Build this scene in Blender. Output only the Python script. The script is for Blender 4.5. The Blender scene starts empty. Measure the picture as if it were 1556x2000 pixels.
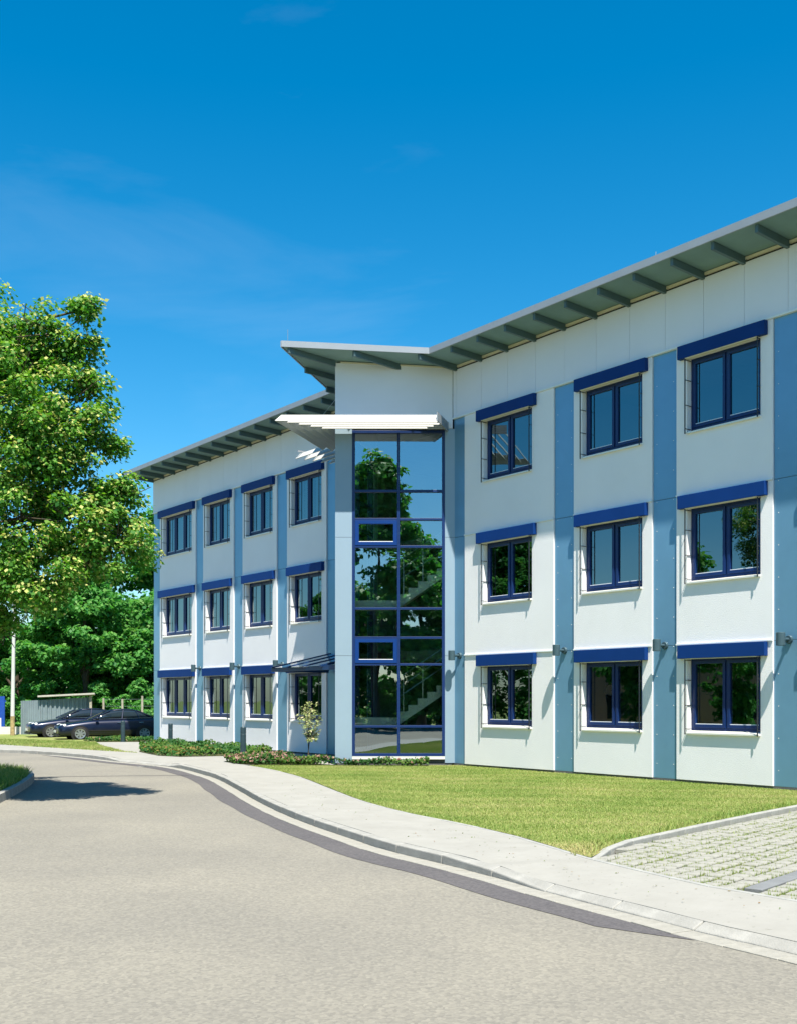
import bpy, bmesh, math, random
import numpy as np
from mathutils import Vector, Matrix

random.seed(7)
RNG = np.random.default_rng(11)
scene = bpy.context.scene
COL = scene.collection
R = math.radians

# ------------------------------------------------------------------ camera
cam_d = bpy.data.cameras.new('camera')
cam = bpy.data.objects.new('camera', cam_d)
COL.objects.link(cam)
cam.location = (0, 0, 1.65)
cam.rotation_euler = (R(90), 0, 0)
cam_d.sensor_fit = 'HORIZONTAL'
cam_d.sensor_width = 36
cam_d.lens = 2180 / 1556 * 36
cam_d.shift_y = 366 / 1556
cam_d.clip_start = 0.1
cam_d.clip_end = 3000
scene.camera = cam

# ------------------------------------------------------------------ sky, sun
SUN = Vector((0.213, -1.0, 1.96)).normalized()
world = bpy.data.worlds.new('World')
scene.world = world
world.use_nodes = True
wn, wl = world.node_tree.nodes, world.node_tree.links
wn.clear()
w_out = wn.new('ShaderNodeOutputWorld')
w_bg = wn.new('ShaderNodeBackground')
w_bg.inputs['Strength'].default_value = 0.084
sky = wn.new('ShaderNodeTexSky')
sky.sky_type = 'NISHITA'
sky.sun_disc = False
sky.sun_elevation = math.asin(SUN.z)
sky.sun_rotation = math.atan2(SUN.x, SUN.y)
sky.altitude = 300
sky.air_density = 1.0
sky.dust_density = 0.6
sky.ozone_density = 3.0
hsv = wn.new('ShaderNodeHueSaturation')
hsv.inputs['Hue'].default_value = 0.487
hsv.inputs['Saturation'].default_value = 1.46
hsv.inputs['Value'].default_value = 1.0
wl.new(sky.outputs[0], hsv.inputs['Color'])
# thin cirrus, all round the sky
tc = wn.new('ShaderNodeTexCoord')
mp = wn.new('ShaderNodeMapping')
mp.inputs['Scale'].default_value = (1.3, 1.0, 5.5)
mp.inputs['Location'].default_value = (7.6, -3.2, 3.2)
ns = wn.new('ShaderNodeTexNoise')
ns.inputs['Scale'].default_value = 2.1
ns.inputs['Detail'].default_value = 7
ns.inputs['Roughness'].default_value = 0.55
ns.inputs['Distortion'].default_value = 0.5
rp = wn.new('ShaderNodeValToRGB')
rp.color_ramp.elements[0].position = 0.56
rp.color_ramp.elements[0].color = (0, 0, 0, 1)
rp.color_ramp.elements[1].position = 0.95
rp.color_ramp.elements[1].color = (0.085, 0.085, 0.085, 1)
mx = wn.new('ShaderNodeMixRGB')
mx.inputs[2].default_value = (6.5, 7.2, 8.0, 1)
wl.new(tc.outputs['Generated'], mp.inputs['Vector'])
wl.new(mp.outputs[0], ns.inputs['Vector'])
wl.new(ns.outputs['Fac'], rp.inputs[0])
wl.new(rp.outputs[0], mx.inputs[0])
wl.new(hsv.outputs[0], mx.inputs[1])
wl.new(mx.outputs[0], w_bg.inputs['Color'])
wl.new(w_bg.outputs[0], w_out.inputs['Surface'])

sun_d = bpy.data.lights.new('sun', 'SUN')
sun_d.energy = 5.0
sun_d.angle = R(0.53)
sun_d.color = (1.0, 0.93, 0.80)
sun = bpy.data.objects.new('sun', sun_d)
COL.objects.link(sun)
sun.rotation_euler = SUN.to_track_quat('Z', 'Y').to_euler()
sun.location = (10, -30, 50)

vs = scene.view_settings
vs.view_transform = 'Standard'
vs.look = 'None'
vs.gamma = 1.0
vs.use_curve_mapping = False
vs.exposure = 1.17
scene.cycles.max_bounces = 10
scene.cycles.transparent_max_bounces = 12

# ------------------------------------------------------------------ materials
M = {}

def mat(name, col, rough=0.6, metal=0.0, var=0.06, scale=6.0, bump=0.0, bscale=60.0, spec=0.4,
        col2=None, detail=5.0, coat=0.0, stretch=None):
    m = bpy.data.materials.new(name)
    m.use_nodes = True
    n, l = m.node_tree.nodes, m.node_tree.links
    b = n['Principled BSDF']
    b.inputs['Roughness'].default_value = rough
    b.inputs['Metallic'].default_value = metal
    b.inputs['Specular IOR Level'].default_value = spec
    b.inputs['Coat Weight'].default_value = coat
    b.inputs['Coat Roughness'].default_value = 0.05
    t = n.new('ShaderNodeTexCoord')
    src = t.outputs['Object']
    if stretch:
        mpn = n.new('ShaderNodeMapping')
        mpn.inputs['Scale'].default_value = stretch
        l.new(src, mpn.inputs['Vector'])
        src = mpn.outputs[0]
    no = n.new('ShaderNodeTexNoise')
    no.inputs['Scale'].default_value = scale
    no.inputs['Detail'].default_value = detail
    no.inputs['Roughness'].default_value = 0.6
    l.new(src, no.inputs['Vector'])
    r = n.new('ShaderNodeValToRGB')
    c2 = col2 if col2 else tuple(min(1, c * (1 + var)) for c in col)
    c1 = col if col2 else tuple(c * (1 - var) for c in col)
    r.color_ramp.elements[0].position = 0.35
    r.color_ramp.elements[1].position = 0.65
    r.color_ramp.elements[0].color = (*c1, 1)
    r.color_ramp.elements[1].color = (*c2, 1)
    l.new(no.outputs['Fac'], r.inputs[0])
    l.new(r.outputs[0], b.inputs['Base Color'])
    if bump > 0:
        nb = n.new('ShaderNodeTexNoise')
        nb.inputs['Scale'].default_value = bscale
        nb.inputs['Detail'].default_value = 4
        l.new(src, nb.inputs['Vector'])
        bp = n.new('ShaderNodeBump')
        bp.inputs['Strength'].default_value = bump
        bp.inputs['Distance'].default_value = 0.02
        l.new(nb.outputs['Fac'], bp.inputs['Height'])
        l.new(bp.outputs[0], b.inputs['Normal'])
    M[name] = m
    return m

mat('render_white', (0.75, 0.75, 0.775), 0.8, var=0.02, scale=0.9, bump=0.25, bscale=55)
mat('fascia_white', (0.68, 0.70, 0.78), 0.55, var=0.02, scale=0.9)
mat('column_blue', (0.155, 0.325, 0.49), 0.32, metal=0.35, var=0.03, scale=1.5)
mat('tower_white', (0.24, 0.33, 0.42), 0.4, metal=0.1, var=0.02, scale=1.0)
mat('frame_blue', (0.004, 0.034, 0.165), 0.55, var=0.05, scale=2, spec=0.12)
mat('canopy_blue', (0.010, 0.040, 0.13), 0.35, var=0.05, scale=2)
mat('ledge_white', (0.72, 0.76, 0.78), 0.45, var=0.02)
mat('sill_metal', (0.70, 0.71, 0.68), 0.4, metal=0.2, var=0.03)
mat('bead_sunlit', (0.75, 0.77, 0.80), 0.35, var=0.02)  # white put in for sunlight caught by the bead ledges
mat('rail_black', (0.015, 0.02, 0.03), 0.4, var=0.05)
mat('roof_edge', (0.27, 0.30, 0.34), 0.45, metal=0.2, var=0.04, scale=2)
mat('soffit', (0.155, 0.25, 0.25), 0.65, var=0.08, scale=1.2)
mat('beam_grey', (0.07, 0.12, 0.135), 0.5, var=0.06, scale=3)
mat('trim_cream', (0.62, 0.58, 0.46), 0.6, var=0.04)
mat('joint_dark', (0.02, 0.022, 0.025), 0.8)
mat('plinth', (0.10, 0.105, 0.11), 0.9, var=0.12, scale=8, bump=0.3)
mat('louvre_white', (0.43, 0.44, 0.44), 0.45, var=0.02)
mat('lamp_grey', (0.055, 0.10, 0.125), 0.4, metal=0.3, var=0.05)
mat('bollard', (0.022, 0.045, 0.058), 0.45, var=0.1, scale=4)
mat('inner_wall', (0.25, 0.28, 0.28), 0.8, var=0.08, scale=0.6)
mat('tower_inside', (0.035, 0.045, 0.045), 0.8)  # near-black colour stands in for the shade inside the tower
mat('window_navy', (0.006, 0.024, 0.105), 0.35, var=0.05, scale=2)
mat('inner_floor', (0.10, 0.11, 0.11), 0.7)
mat('stair', (0.80, 0.82, 0.72), 0.7, var=0.03)
mat('blind', (0.72, 0.74, 0.76), 0.8, var=0.03)
mat('rail_steel', (0.45, 0.48, 0.50), 0.3, metal=0.8)
mat('kerb', (0.265, 0.265, 0.25), 0.85, var=0.11, scale=5, bump=0.35, bscale=70)
mat('gutter', (0.25, 0.245, 0.22), 0.85, var=0.12, scale=9, bump=0.3)
mat('edging', (0.27, 0.275, 0.265), 0.85, var=0.12, scale=7, bump=0.3)
mat('paver', (0.25, 0.25, 0.225), 0.9, var=0.12, scale=7, bump=0.5, bscale=60)
mat('strip_grey', (0.15, 0.16, 0.17), 0.85, var=0.08, scale=4, bump=0.3)
mat('soil', (0.105, 0.115, 0.045), 1.0, var=0.4, scale=18, bump=0.6, bscale=40)
mat('bark', (0.07, 0.055, 0.04), 0.95, var=0.3, scale=9, bump=0.8, bscale=25, stretch=(1, 1, 0.25))
mat('car_paint', (0.006, 0.010, 0.032), 0.30, metal=0.3, var=0.02, coat=0.6)
mat('car_glass', (0.012, 0.020, 0.028), 0.03, spec=0.9, var=0.0)
mat('tyre', (0.015, 0.015, 0.016), 0.85)
mat('rim', (0.48, 0.50, 0.53), 0.3, metal=0.8)
mat('chrome', (0.75, 0.77, 0.80), 0.12, metal=1.0)
mat('headlight', (0.72, 0.76, 0.80), 0.08, spec=0.9)
mat('plate', (0.8, 0.8, 0.8), 0.4)
mat('plastic_black', (0.012, 0.012, 0.014), 0.6)
mat('shed_steel', (0.22, 0.28, 0.32), 0.45, metal=0.3, var=0.1, scale=1.5)
mat('shed_roof', (0.42, 0.41, 0.37), 0.8, var=0.1)
mat('post_concrete', (0.32, 0.30, 0.25), 0.9, var=0.18, scale=6, bump=0.3)
mat('pole_paint', (0.52, 0.53, 0.52), 0.5, var=0.06, scale=2)
mat('pole_rust', (0.33, 0.25, 0.12), 0.8, var=0.3, scale=8)
mat('gate_blue', (0.010, 0.06, 0.32), 0.5, var=0.08)
mat('wall_white', (0.55, 0.53, 0.50), 0.9, var=0.1, scale=3)
mat('house_pink', (0.42, 0.27, 0.21), 0.9, var=0.05, scale=2)
mat('roof_tile', (0.22, 0.08, 0.05), 0.9, var=0.2, scale=10)
mat('cable', (0.05, 0.05, 0.05), 0.7)

# asphalt: pale worn aggregate with broad tonal patches
def road_material(name, c1, c2, patch, speck):
    m = bpy.data.materials.new(name); m.use_nodes = True
    n, l = m.node_tree.nodes, m.node_tree.links
    b = n['Principled BSDF']; b.inputs['Roughness'].default_value = 0.92
    b.inputs['Specular IOR Level'].default_value = 0.2
    t = n.new('ShaderNodeTexCoord')
    big = n.new('ShaderNodeTexNoise'); big.inputs['Scale'].default_value = 0.35; big.inputs['Detail'].default_value = 4
    fine = n.new('ShaderNodeTexVoronoi'); fine.inputs['Scale'].default_value = 42
    mid = n.new('ShaderNodeTexNoise'); mid.inputs['Scale'].default_value = 22; mid.inputs['Detail'].default_value = 6
    mid.inputs['Roughness'].default_value = 0.75
    for x in (big, fine, mid): l.new(t.outputs['Object'], x.inputs['Vector'])
    r1 = n.new('ShaderNodeValToRGB')
    r1.color_ramp.elements[0].position = 0.38; r1.color_ramp.elements[1].position = 0.62
    r1.color_ramp.elements[0].color = (*c1, 1); r1.color_ramp.elements[1].color = (*c2, 1)
    l.new(big.outputs['Fac'], r1.inputs[0])
    r2 = n.new('ShaderNodeValToRGB')
    r2.color_ramp.elements[0].position = 0.34; r2.color_ramp.elements[1].position = 0.6
    r2.color_ramp.elements[0].color = (speck, speck, speck * 1.02, 1); r2.color_ramp.elements[1].color = (1.06, 1.06, 1.06, 1)
    l.new(mid.outputs['Fac'], r2.inputs[0])
    mu = n.new('ShaderNodeMixRGB'); mu.blend_type = 'MULTIPLY'; mu.inputs[0].default_value = 1
    l.new(r1.outputs[0], mu.inputs[1]); l.new(r2.outputs[0], mu.inputs[2])
    r3 = n.new('ShaderNodeValToRGB')
    r3.color_ramp.elements[0].position = 0.05; r3.color_ramp.elements[1].position = 0.9
    r3.color_ramp.elements[0].color = (0.83, 0.83, 0.84, 1); r3.color_ramp.elements[1].color = (1.17, 1.16, 1.14, 1)
    l.new(fine.outputs['Color'], r3.inputs[0])
    mu2 = n.new('ShaderNodeMixRGB'); mu2.blend_type = 'MULTIPLY'; mu2.inputs[0].default_value = 1
    l.new(mu.outputs[0], mu2.inputs[1]); l.new(r3.outputs[0], mu2.inputs[2])
    l.new(mu2.outputs[0], b.inputs['Base Color'])
    bp = n.new('ShaderNodeBump'); bp.inputs['Strength'].default_value = 0.35; bp.inputs['Distance'].default_value = 0.008
    l.new(fine.outputs['Distance'], bp.inputs['Height']); l.new(bp.outputs[0], b.inputs['Normal'])
    M[name] = m
road_material('asphalt', (0.170, 0.164, 0.144), (0.196, 0.188, 0.161), 0.3, 0.94)
road_material('asphalt_dark', (0.083, 0.080, 0.085), (0.094, 0.090, 0.094), 0.3, 0.85)

def sidewalk_material():
    m = bpy.data.materials.new('sidewalk'); m.use_nodes = True
    n, l = m.node_tree.nodes, m.node_tree.links
    b = n['Principled BSDF']; b.inputs['Roughness'].default_value = 0.9
    t = n.new('ShaderNodeTexCoord')
    a = n.new('ShaderNodeTexNoise'); a.inputs['Scale'].default_value = 1.6; a.inputs['Detail'].default_value = 8
    a.inputs['Roughness'].default_value = 0.7
    s = n.new('ShaderNodeTexNoise'); s.inputs['Scale'].default_value = 16; s.inputs['Detail'].default_value = 3
    for x in (a, s): l.new(t.outputs['Object'], x.inputs['Vector'])
    r1 = n.new('ShaderNodeValToRGB')
    r1.color_ramp.elements[0].position = 0.3; r1.color_ramp.elements[1].position = 0.7
    r1.color_ramp.elements[0].color = (0.232, 0.230, 0.212, 1); r1.color_ramp.elements[1].color = (0.276, 0.274, 0.256, 1)
    l.new(a.outputs['Fac'], r1.inputs[0])
    r2 = n.new('ShaderNodeValToRGB')
    r2.color_ramp.elements[0].position = 0.22; r2.color_ramp.elements[1].position = 0.33
    r2.color_ramp.elements[0].color = (0.55, 0.54, 0.48, 1); r2.color_ramp.elements[1].color = (1, 1, 1, 1)
    l.new(s.outputs['Fac'], r2.inputs[0])
    mu = n.new('ShaderNodeMixRGB'); mu.blend_type = 'MULTIPLY'; mu.inputs[0].default_value = 1
    l.new(r1.outputs[0], mu.inputs[1]); l.new(r2.outputs[0], mu.inputs[2])
    l.new(mu.outputs[0], b.inputs['Base Color'])
    M['sidewalk'] = m
sidewalk_material()

def glass_material(name, tint, refl, base):
    m = bpy.data.materials.new(name); m.use_nodes = True
    n, l = m.node_tree.nodes, m.node_tree.links
    n.clear()
    o = n.new('ShaderNodeOutputMaterial')
    tr = n.new('ShaderNodeBsdfTransparent'); tr.inputs[0].default_value = (*tint, 1)
    gl = n.new('ShaderNodeBsdfGlossy'); gl.inputs['Roughness'].default_value = 0.0
    gl.inputs['Color'].default_value = (*refl, 1)
    lw = n.new('ShaderNodeLayerWeight'); lw.inputs['Blend'].default_value = 0.35
    mr = n.new('ShaderNodeMapRange'); mr.inputs['To Min'].default_value = base; mr.inputs['To Max'].default_value = 1.0
    t = n.new('ShaderNodeTexCoord')
    nz = n.new('ShaderNodeTexNoise'); nz.inputs['Scale'].default_value = 1.1; nz.inputs['Detail'].default_value = 1
    bp = n.new('ShaderNodeBump'); bp.inputs['Strength'].default_value = 0.05; bp.inputs['Distance'].default_value = 0.05
    l.new(t.outputs['Object'], nz.inputs['Vector']); l.new(nz.outputs['Fac'], bp.inputs['Height'])
    l.new(bp.outputs[0], gl.inputs['Normal'])
    mx_ = n.new('ShaderNodeMixShader')
    l.new(lw.outputs['Fresnel'], mr.inputs[0]); l.new(mr.outputs[0], mx_.inputs[0])
    l.new(tr.outputs[0], mx_.inputs[1]); l.new(gl.outputs[0], mx_.inputs[2])
    l.new(mx_.outputs[0], o.inputs['Surface'])
    M[name] = m
glass_material('glass', (0.34, 0.46, 0.48), (0.62, 0.80, 0.86), 0.22)
glass_material('glass_tower', (0.88, 0.98, 0.95), (0.80, 0.94, 1.0), 0.34)
glass_material('glass_roof', (0.55, 0.66, 0.70), (0.9, 0.95, 1.0), 0.22)

def leaf_material(name, stops, trans=0.45):
    """Leaf colour runs over the attribute 'tint' (species, leaf by leaf, height in the clump, bract)."""
    m = bpy.data.materials.new(name); m.use_nodes = True
    n, l = m.node_tree.nodes, m.node_tree.links
    n.clear()
    o = n.new('ShaderNodeOutputMaterial')
    at = n.new('ShaderNodeAttribute'); at.attribute_name = 'tint'
    r = n.new('ShaderNodeValToRGB')
    el = r.color_ramp.elements
    while len(el) < len(stops): el.new(0.5)
    for e, (p, c) in zip(el, stops): e.position = p; e.color = (*c, 1)
    di = n.new('ShaderNodeBsdfPrincipled'); di.inputs['Roughness'].default_value = 0.5
    di.inputs['Specular IOR Level'].default_value = 0.2
    tr = n.new('ShaderNodeBsdfTranslucent')
    hs = n.new('ShaderNodeHueSaturation'); hs.inputs['Saturation'].default_value = 1.15; hs.inputs['Value'].default_value = 1.1
    mx_ = n.new('ShaderNodeMixShader'); mx_.inputs[0].default_value = trans
    l.new(at.outputs['Fac'], r.inputs[0]); l.new(r.outputs[0], di.inputs['Base Color'])
    l.new(r.outputs[0], hs.inputs['Color']); l.new(hs.outputs[0], tr.inputs['Color'])
    l.new(di.outputs[0], mx_.inputs[1]); l.new(tr.outputs[0], mx_.inputs[2])
    l.new(mx_.outputs[0], o.inputs['Surface'])
    M[name] = m
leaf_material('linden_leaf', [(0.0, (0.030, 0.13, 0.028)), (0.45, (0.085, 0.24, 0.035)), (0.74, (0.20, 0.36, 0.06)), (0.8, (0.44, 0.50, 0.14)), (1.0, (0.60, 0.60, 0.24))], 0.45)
leaf_material('maple_leaf', [(0.0, (0.03, 0.16, 0.045)), (0.6, (0.10, 0.30, 0.06)), (1.0, (0.30, 0.47, 0.13))], 0.5)
leaf_material('grass_blade', [(0.0, (0.12, 0.22, 0.04)), (0.5, (0.25, 0.32, 0.085)), (0.85, (0.38, 0.39, 0.15)), (1.0, (0.46, 0.40, 0.20))], 0.3)
leaf_material('bed_leaf', [(0.0, (0.015, 0.07, 0.02)), (0.45, (0.045, 0.13, 0.022)), (0.7, (0.13, 0.19, 0.04)), (0.8, (0.24, 0.13, 0.05)), (0.9, (0.28, 0.16, 0.12)), (1.0, (0.36, 0.22, 0.20))], 0.3)
leaf_material('willow_leaf', [(0.0, (0.22, 0.32, 0.09)), (0.6, (0.44, 0.50, 0.22)), (1.0, (0.58, 0.52, 0.34))], 0.35)

def lawn_material():
    m = bpy.data.materials.new('lawn'); m.use_nodes = True
    n, l = m.node_tree.nodes, m.node_tree.links
    b = n['Principled BSDF']; b.inputs['Roughness'].default_value = 1.0
    b.inputs['Specular IOR Level'].default_value = 0.1
    t = n.new('ShaderNodeTexCoord')
    a = n.new('ShaderNodeTexNoise'); a.inputs['Scale'].default_value = 0.7; a.inputs['Detail'].default_value = 7
    f = n.new('ShaderNodeTexNoise'); f.inputs['Scale'].default_value = 40; f.inputs['Detail'].default_value = 5
    for x in (a, f): l.new(t.outputs['Object'], x.inputs['Vector'])
    ad = n.new('ShaderNodeMath'); ad.operation = 'ADD'
    l.new(a.outputs['Fac'], ad.inputs[0]); l.new(f.outputs['Fac'], ad.inputs[1])
    dv = n.new('ShaderNodeMath'); dv.operation = 'MULTIPLY'; dv.inputs[1].default_value = 0.5
    l.new(ad.outputs[0], dv.inputs[0])
    r = n.new('ShaderNodeValToRGB')
    r.color_ramp.elements[0].position = 0.4; r.color_ramp.elements[0].color = (0.13, 0.18, 0.045, 1)
    r.color_ramp.elements[1].position = 0.62; r.color_ramp.elements[1].color = (0.27, 0.28, 0.11, 1)
    l.new(dv.outputs[0], r.inputs[0]); l.new(r.outputs[0], b.inputs['Base Color'])
    bp = n.new('ShaderNodeBump'); bp.inputs['Strength'].default_value = 0.8; bp.inputs['Distance'].default_value = 0.03
    l.new(f.outputs['Fac'], bp.inputs['Height']); l.new(bp.outputs[0], b.inputs['Normal'])
    M['lawn'] = m
lawn_material()

# ------------------------------------------------------------------ helpers
def tag(o, label=None, cat=None, group=None, kind=None):
    if label: o['label'] = label
    if cat: o['category'] = cat
    if group: o['group'] = group
    if kind: o['kind'] = kind
    return o

def empty(name, loc=(0, 0, 0), rz=0.0):
    o = bpy.data.objects.new(name, None)
    o.location = loc; o.rotation_euler = (0, 0, rz)
    o.empty_display_size = 0.2
    COL.objects.link(o)
    return o

def link_mesh(name, me, m=None, parent=None):
    o = bpy.data.objects.new(name, me)
    COL.objects.link(o)
    if m is not None and not me.materials:
        me.materials.append(M[m])
    if parent is not None: o.parent = parent
    return o

class MB:
    """Collects solids and builds them as ONE mesh object."""
    def __init__(s, xf=None): s.v = []; s.f = []; s.xf = xf
    def add(s, verts, faces):
        b = len(s.v)
        s.v += [tuple(p) for p in verts]
        s.f += [tuple(b + i for i in fc) for fc in faces]
        return s
    def box(s, x0, x1, y0, y1, z0, z1):
        v = [(x0, y0, z0), (x1, y0, z0), (x1, y1, z0), (x0, y1, z0), (x0, y0, z1), (x1, y0, z1), (x1, y1, z1), (x0, y1, z1)]
        return s.add(v, [(0, 3, 2, 1), (4, 5, 6, 7), (0, 1, 5, 4), (1, 2, 6, 5), (2, 3, 7, 6), (3, 0, 4, 7)])
    def hexa(s, bottom, top):
        return s.add(list(bottom) + list(top), [(0, 3, 2, 1), (4, 5, 6, 7), (0, 1, 5, 4), (1, 2, 6, 5), (2, 3, 7, 6), (3, 0, 4, 7)])
    def prism(s, poly, z0, z1):
        n = len(poly)
        f0 = z0 if callable(z0) else (lambda x, y: z0)
        f1 = z1 if callable(z1) else (lambda x, y: z1)
        v = [(x, y, f0(x, y)) for x, y in poly] + [(x, y, f1(x, y)) for x, y in poly]
        f = [tuple(range(n - 1, -1, -1)), tuple(range(n, 2 * n))]
        f += [(i, (i + 1) % n, n + (i + 1) % n, n + i) for i in range(n)]
        return s.add(v, f)
    def ring(s, a0, a1, z0, z1, b0, b1, w0, w1, d0, d1):
        """Rectangle (a0..a1, z0..z1) with a hole (b0..b1, w0..w1), from depth d0 to d1."""
        o = [(a0, z0), (a1, z0), (a1, z1), (a0, z1)]
        i = [(b0, w0), (b1, w0), (b1, w1), (b0, w1)]
        v = [(a, d0, z) for a, z in o] + [(a, d0, z) for a, z in i] + [(a, d1, z) for a, z in o] + [(a, d1, z) for a, z in i]
        f = []
        for k in range(4):
            q = (k + 1) % 4
            f += [(k, q, 4 + q, 4 + k), (8 + q, 8 + k, 12 + k, 12 + q), (k, 8 + k, 8 + q, q), (4 + q, 12 + q, 12 + k, 4 + k)]
        return s.add(v, f)
    def tube(s, p0, p1, r0, r1=None, n=10, cap=True):
        r1 = r0 if r1 is None else r1
        p0, p1 = Vector(p0), Vector(p1)
        d = (p1 - p0).normalized()
        a = d.orthogonal().normalized(); b = d.cross(a)
        v = []
        for p, r in ((p0, r0), (p1, r1)):
            for k in range(n):
                t = 2 * math.pi * k / n
                v.append(p + r * (math.cos(t) * a + math.sin(t) * b))
        f = [(k, (k + 1) % n, n + (k + 1) % n, n + k) for k in range(n)]
        if cap: f += [tuple(range(n - 1, -1, -1)), tuple(range(n, 2 * n))]
        return s.add(v, f)
    def lathe(s, prof, n=16, c=(0, 0, 0)):
        v = []
        for r, z in prof:
            for k in range(n):
                t = 2 * math.pi * k / n
                v.append((c[0] + r * math.cos(t), c[1] + r * math.sin(t), c[2] + z))
        f = []
        for i in range(len(prof) - 1):
            for k in range(n):
                f.append((i * n + k, i * n + (k + 1) % n, (i + 1) * n + (k + 1) % n, (i + 1) * n + k))
        f += [tuple(range(n - 1, -1, -1)), tuple(range((len(prof) - 1) * n, len(prof) * n))]
        return s.add(v, f)
    def mesh(s, name, smooth=False, raw=False):
        me = bpy.data.meshes.new(name)
        v = [s.xf(*p) for p in s.v] if s.xf else s.v
        me.from_pydata([tuple(p) for p in v], [], s.f)
        if raw: return me
        bm = bmesh.new(); bm.from_mesh(me)
        bmesh.ops.recalc_face_normals(bm, faces=bm.faces)
        bm.to_mesh(me); bm.free()
        if smooth:
            me.polygons.foreach_set('use_smooth', [True] * len(me.polygons))
        return me
    def build(s, name, m, parent=None, bevel=0.0, smooth=False, raw=False):
        o = link_mesh(name, s.mesh(name, smooth, raw), m, parent)
        if bevel:
            b = o.modifiers.new('bevel', 'BEVEL'); b.width = bevel; b.segments = 2; b.limit_method = 'ANGLE'
        return o

def quads_mesh(name, verts, m, tint, k=4):
    """verts (N*k,3) -> one mesh of N k-gons with a 'tint' attribute per leaf."""
    verts = np.asarray(verts, dtype=np.float32).reshape(-1, 3)
    n = len(verts) // k
    me = bpy.data.meshes.new(name)
    me.vertices.add(len(verts)); me.vertices.foreach_set('co', verts.ravel())
    me.loops.add(len(verts)); me.loops.foreach_set('vertex_index', np.arange(len(verts), dtype=np.int32))
    me.polygons.add(n)
    me.polygons.foreach_set('loop_start', np.arange(0, n * k, k, dtype=np.int32))
    try: me.polygons.foreach_set('loop_total', np.full(n, k, dtype=np.int32))
    except Exception: pass
    at = me.attributes.new('tint', 'FLOAT', 'FACE')
    at.data.foreach_set('value', np.asarray(tint, dtype=np.float32))
    me.update(calc_edges=True)
    me.validate()
    me.materials.append(M[m])
    return me

def leaf_quads(c, nrm, axis, length, width):
    """Diamond leaves: centres c, normals nrm, tip direction axis."""
    nrm = nrm / (np.linalg.norm(nrm, axis=1, keepdims=True) + 1e-9)
    axis = axis - (axis * nrm).sum(1, keepdims=True) * nrm
    axis = axis / (np.linalg.norm(axis, axis=1, keepdims=True) + 1e-9)
    side = np.cross(nrm, axis)
    L = np.asarray(length).reshape(-1, 1); W = np.asarray(width).reshape(-1, 1)
    a = c - axis * L * 0.5
    b = c + side * W * 0.5 - axis * L * 0.08 - nrm * W * 0.12
    d = c + axis * L * 0.5 - nrm * L * 0.12
    e = c - side * W * 0.5 - axis * L * 0.08 - nrm * W * 0.12
    return np.stack([a, b, d, e], axis=1).reshape(-1, 3)

def in_poly(x, y, poly):
    x = np.asarray(x); y = np.asarray(y)
    ins = np.zeros(x.shape, bool)
    n = len(poly)
    for i in range(n):
        x0, y0 = poly[i]; x1, y1 = poly[(i + 1) % n]
        c = ((y0 > y) != (y1 > y)) & (x < (x1 - x0) * (y - y0) / (y1 - y0 + 1e-12) + x0)
        ins ^= c
    return ins

def smooth_line(pts, step=0.5):
    """Catmull-Rom through pts, resampled at equal steps."""
    P = [np.array(p, float) for p in pts]
    out = []
    for i in range(len(P) - 1):
        p0 = P[max(i - 1, 0)]; p1 = P[i]; p2 = P[i + 1]; p3 = P[min(i + 2, len(P) - 1)]
        for t in np.linspace(0, 1, 14, endpoint=False):
            out.append(0.5 * ((2 * p1) + (-p0 + p2) * t + (2 * p0 - 5 * p1 + 4 * p2 - p3) * t * t + (-p0 + 3 * p1 - 3 * p2 + p3) * t ** 3))
    out.append(P[-1]); out = np.array(out)
    s = np.concatenate([[0], np.cumsum(np.linalg.norm(np.diff(out, axis=0), axis=1))])
    q = np.arange(0, s[-1], step)
    return np.stack([np.interp(q, s, out[:, 0]), np.interp(q, s, out[:, 1])], 1), s[-1]

def offset_line(L, d):
    t = np.gradient(L, axis=0)
    t /= np.linalg.norm(t, axis=1, keepdims=True)
    return L + d * np.stack([-t[:, 1], t[:, 0]], 1)

def sheet(name, poly, z, m, label=None, kind='structure', parent=None):
    me = bpy.data.meshes.new(name)
    bm = bmesh.new()
    vs_ = [bm.verts.new((x, y, z)) for x, y in poly]
    f = bm.faces.new(vs_)
    f.normal_update()
    if f.normal.z < 0: f.normal_flip()
    bmesh.ops.triangulate(bm, faces=bm.faces)
    bm.to_mesh(me); bm.free()
    o = link_mesh(name, me, m, parent)
    if parent is None: tag(o, label, None, None, kind)
    return o

# ------------------------------------------------------------------ ground plan
Z_ROAD, Z_WALK, Z_LAWN = -0.17, -0.05, -0.055
kerb_pts = [(10.5, -5.0), (6.4, 2.0), (4.2, 5.6), (2.82, 7.91), (2.38, 8.61), (2.0, 9.35), (1.51, 10.24), (0.82, 11.67), (-0.085, 13.28),
            (-0.57, 14.4), (-1.49, 16.7), (-2.36, 19.35), (-3.0, 21.6), (-3.75, 24.2), (-4.35, 26.0), (-5.72, 29.2), (-6.9, 31.0), (-8.25, 32.6),
            (-9.9, 34.8), (-11.9, 36.9), (-13.6, 38.0), (-18, 39.6), (-26, 41), (-40, 42)]
KL, KLEN = smooth_line(kerb_pts, 0.25)
back_pts = [(12.3, -4.0), (8.0, 2.4), (5.2, 6.6), (3.36, 9.42), (2.8, 10.2), (2.5, 10.85), (2.05, 11.9), (1.86, 12.5), (1.43, 13.9), (0.79, 15.38),
            (0.17, 16.6), (-0.62, 18.7), (-1.35, 21.4), (-2.18, 24.5), (-3.05, 26.9), (-4.07, 29.0), (-5.6, 31.6), (-8.0, 34.9), (-10.4, 38.3), (-12.6, 40.6),
            (-15.3, 42.4), (-20, 43.6), (-28, 44.5), (-40, 45.2)]
BL, _ = smooth_line(back_pts, 0.25)

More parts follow.
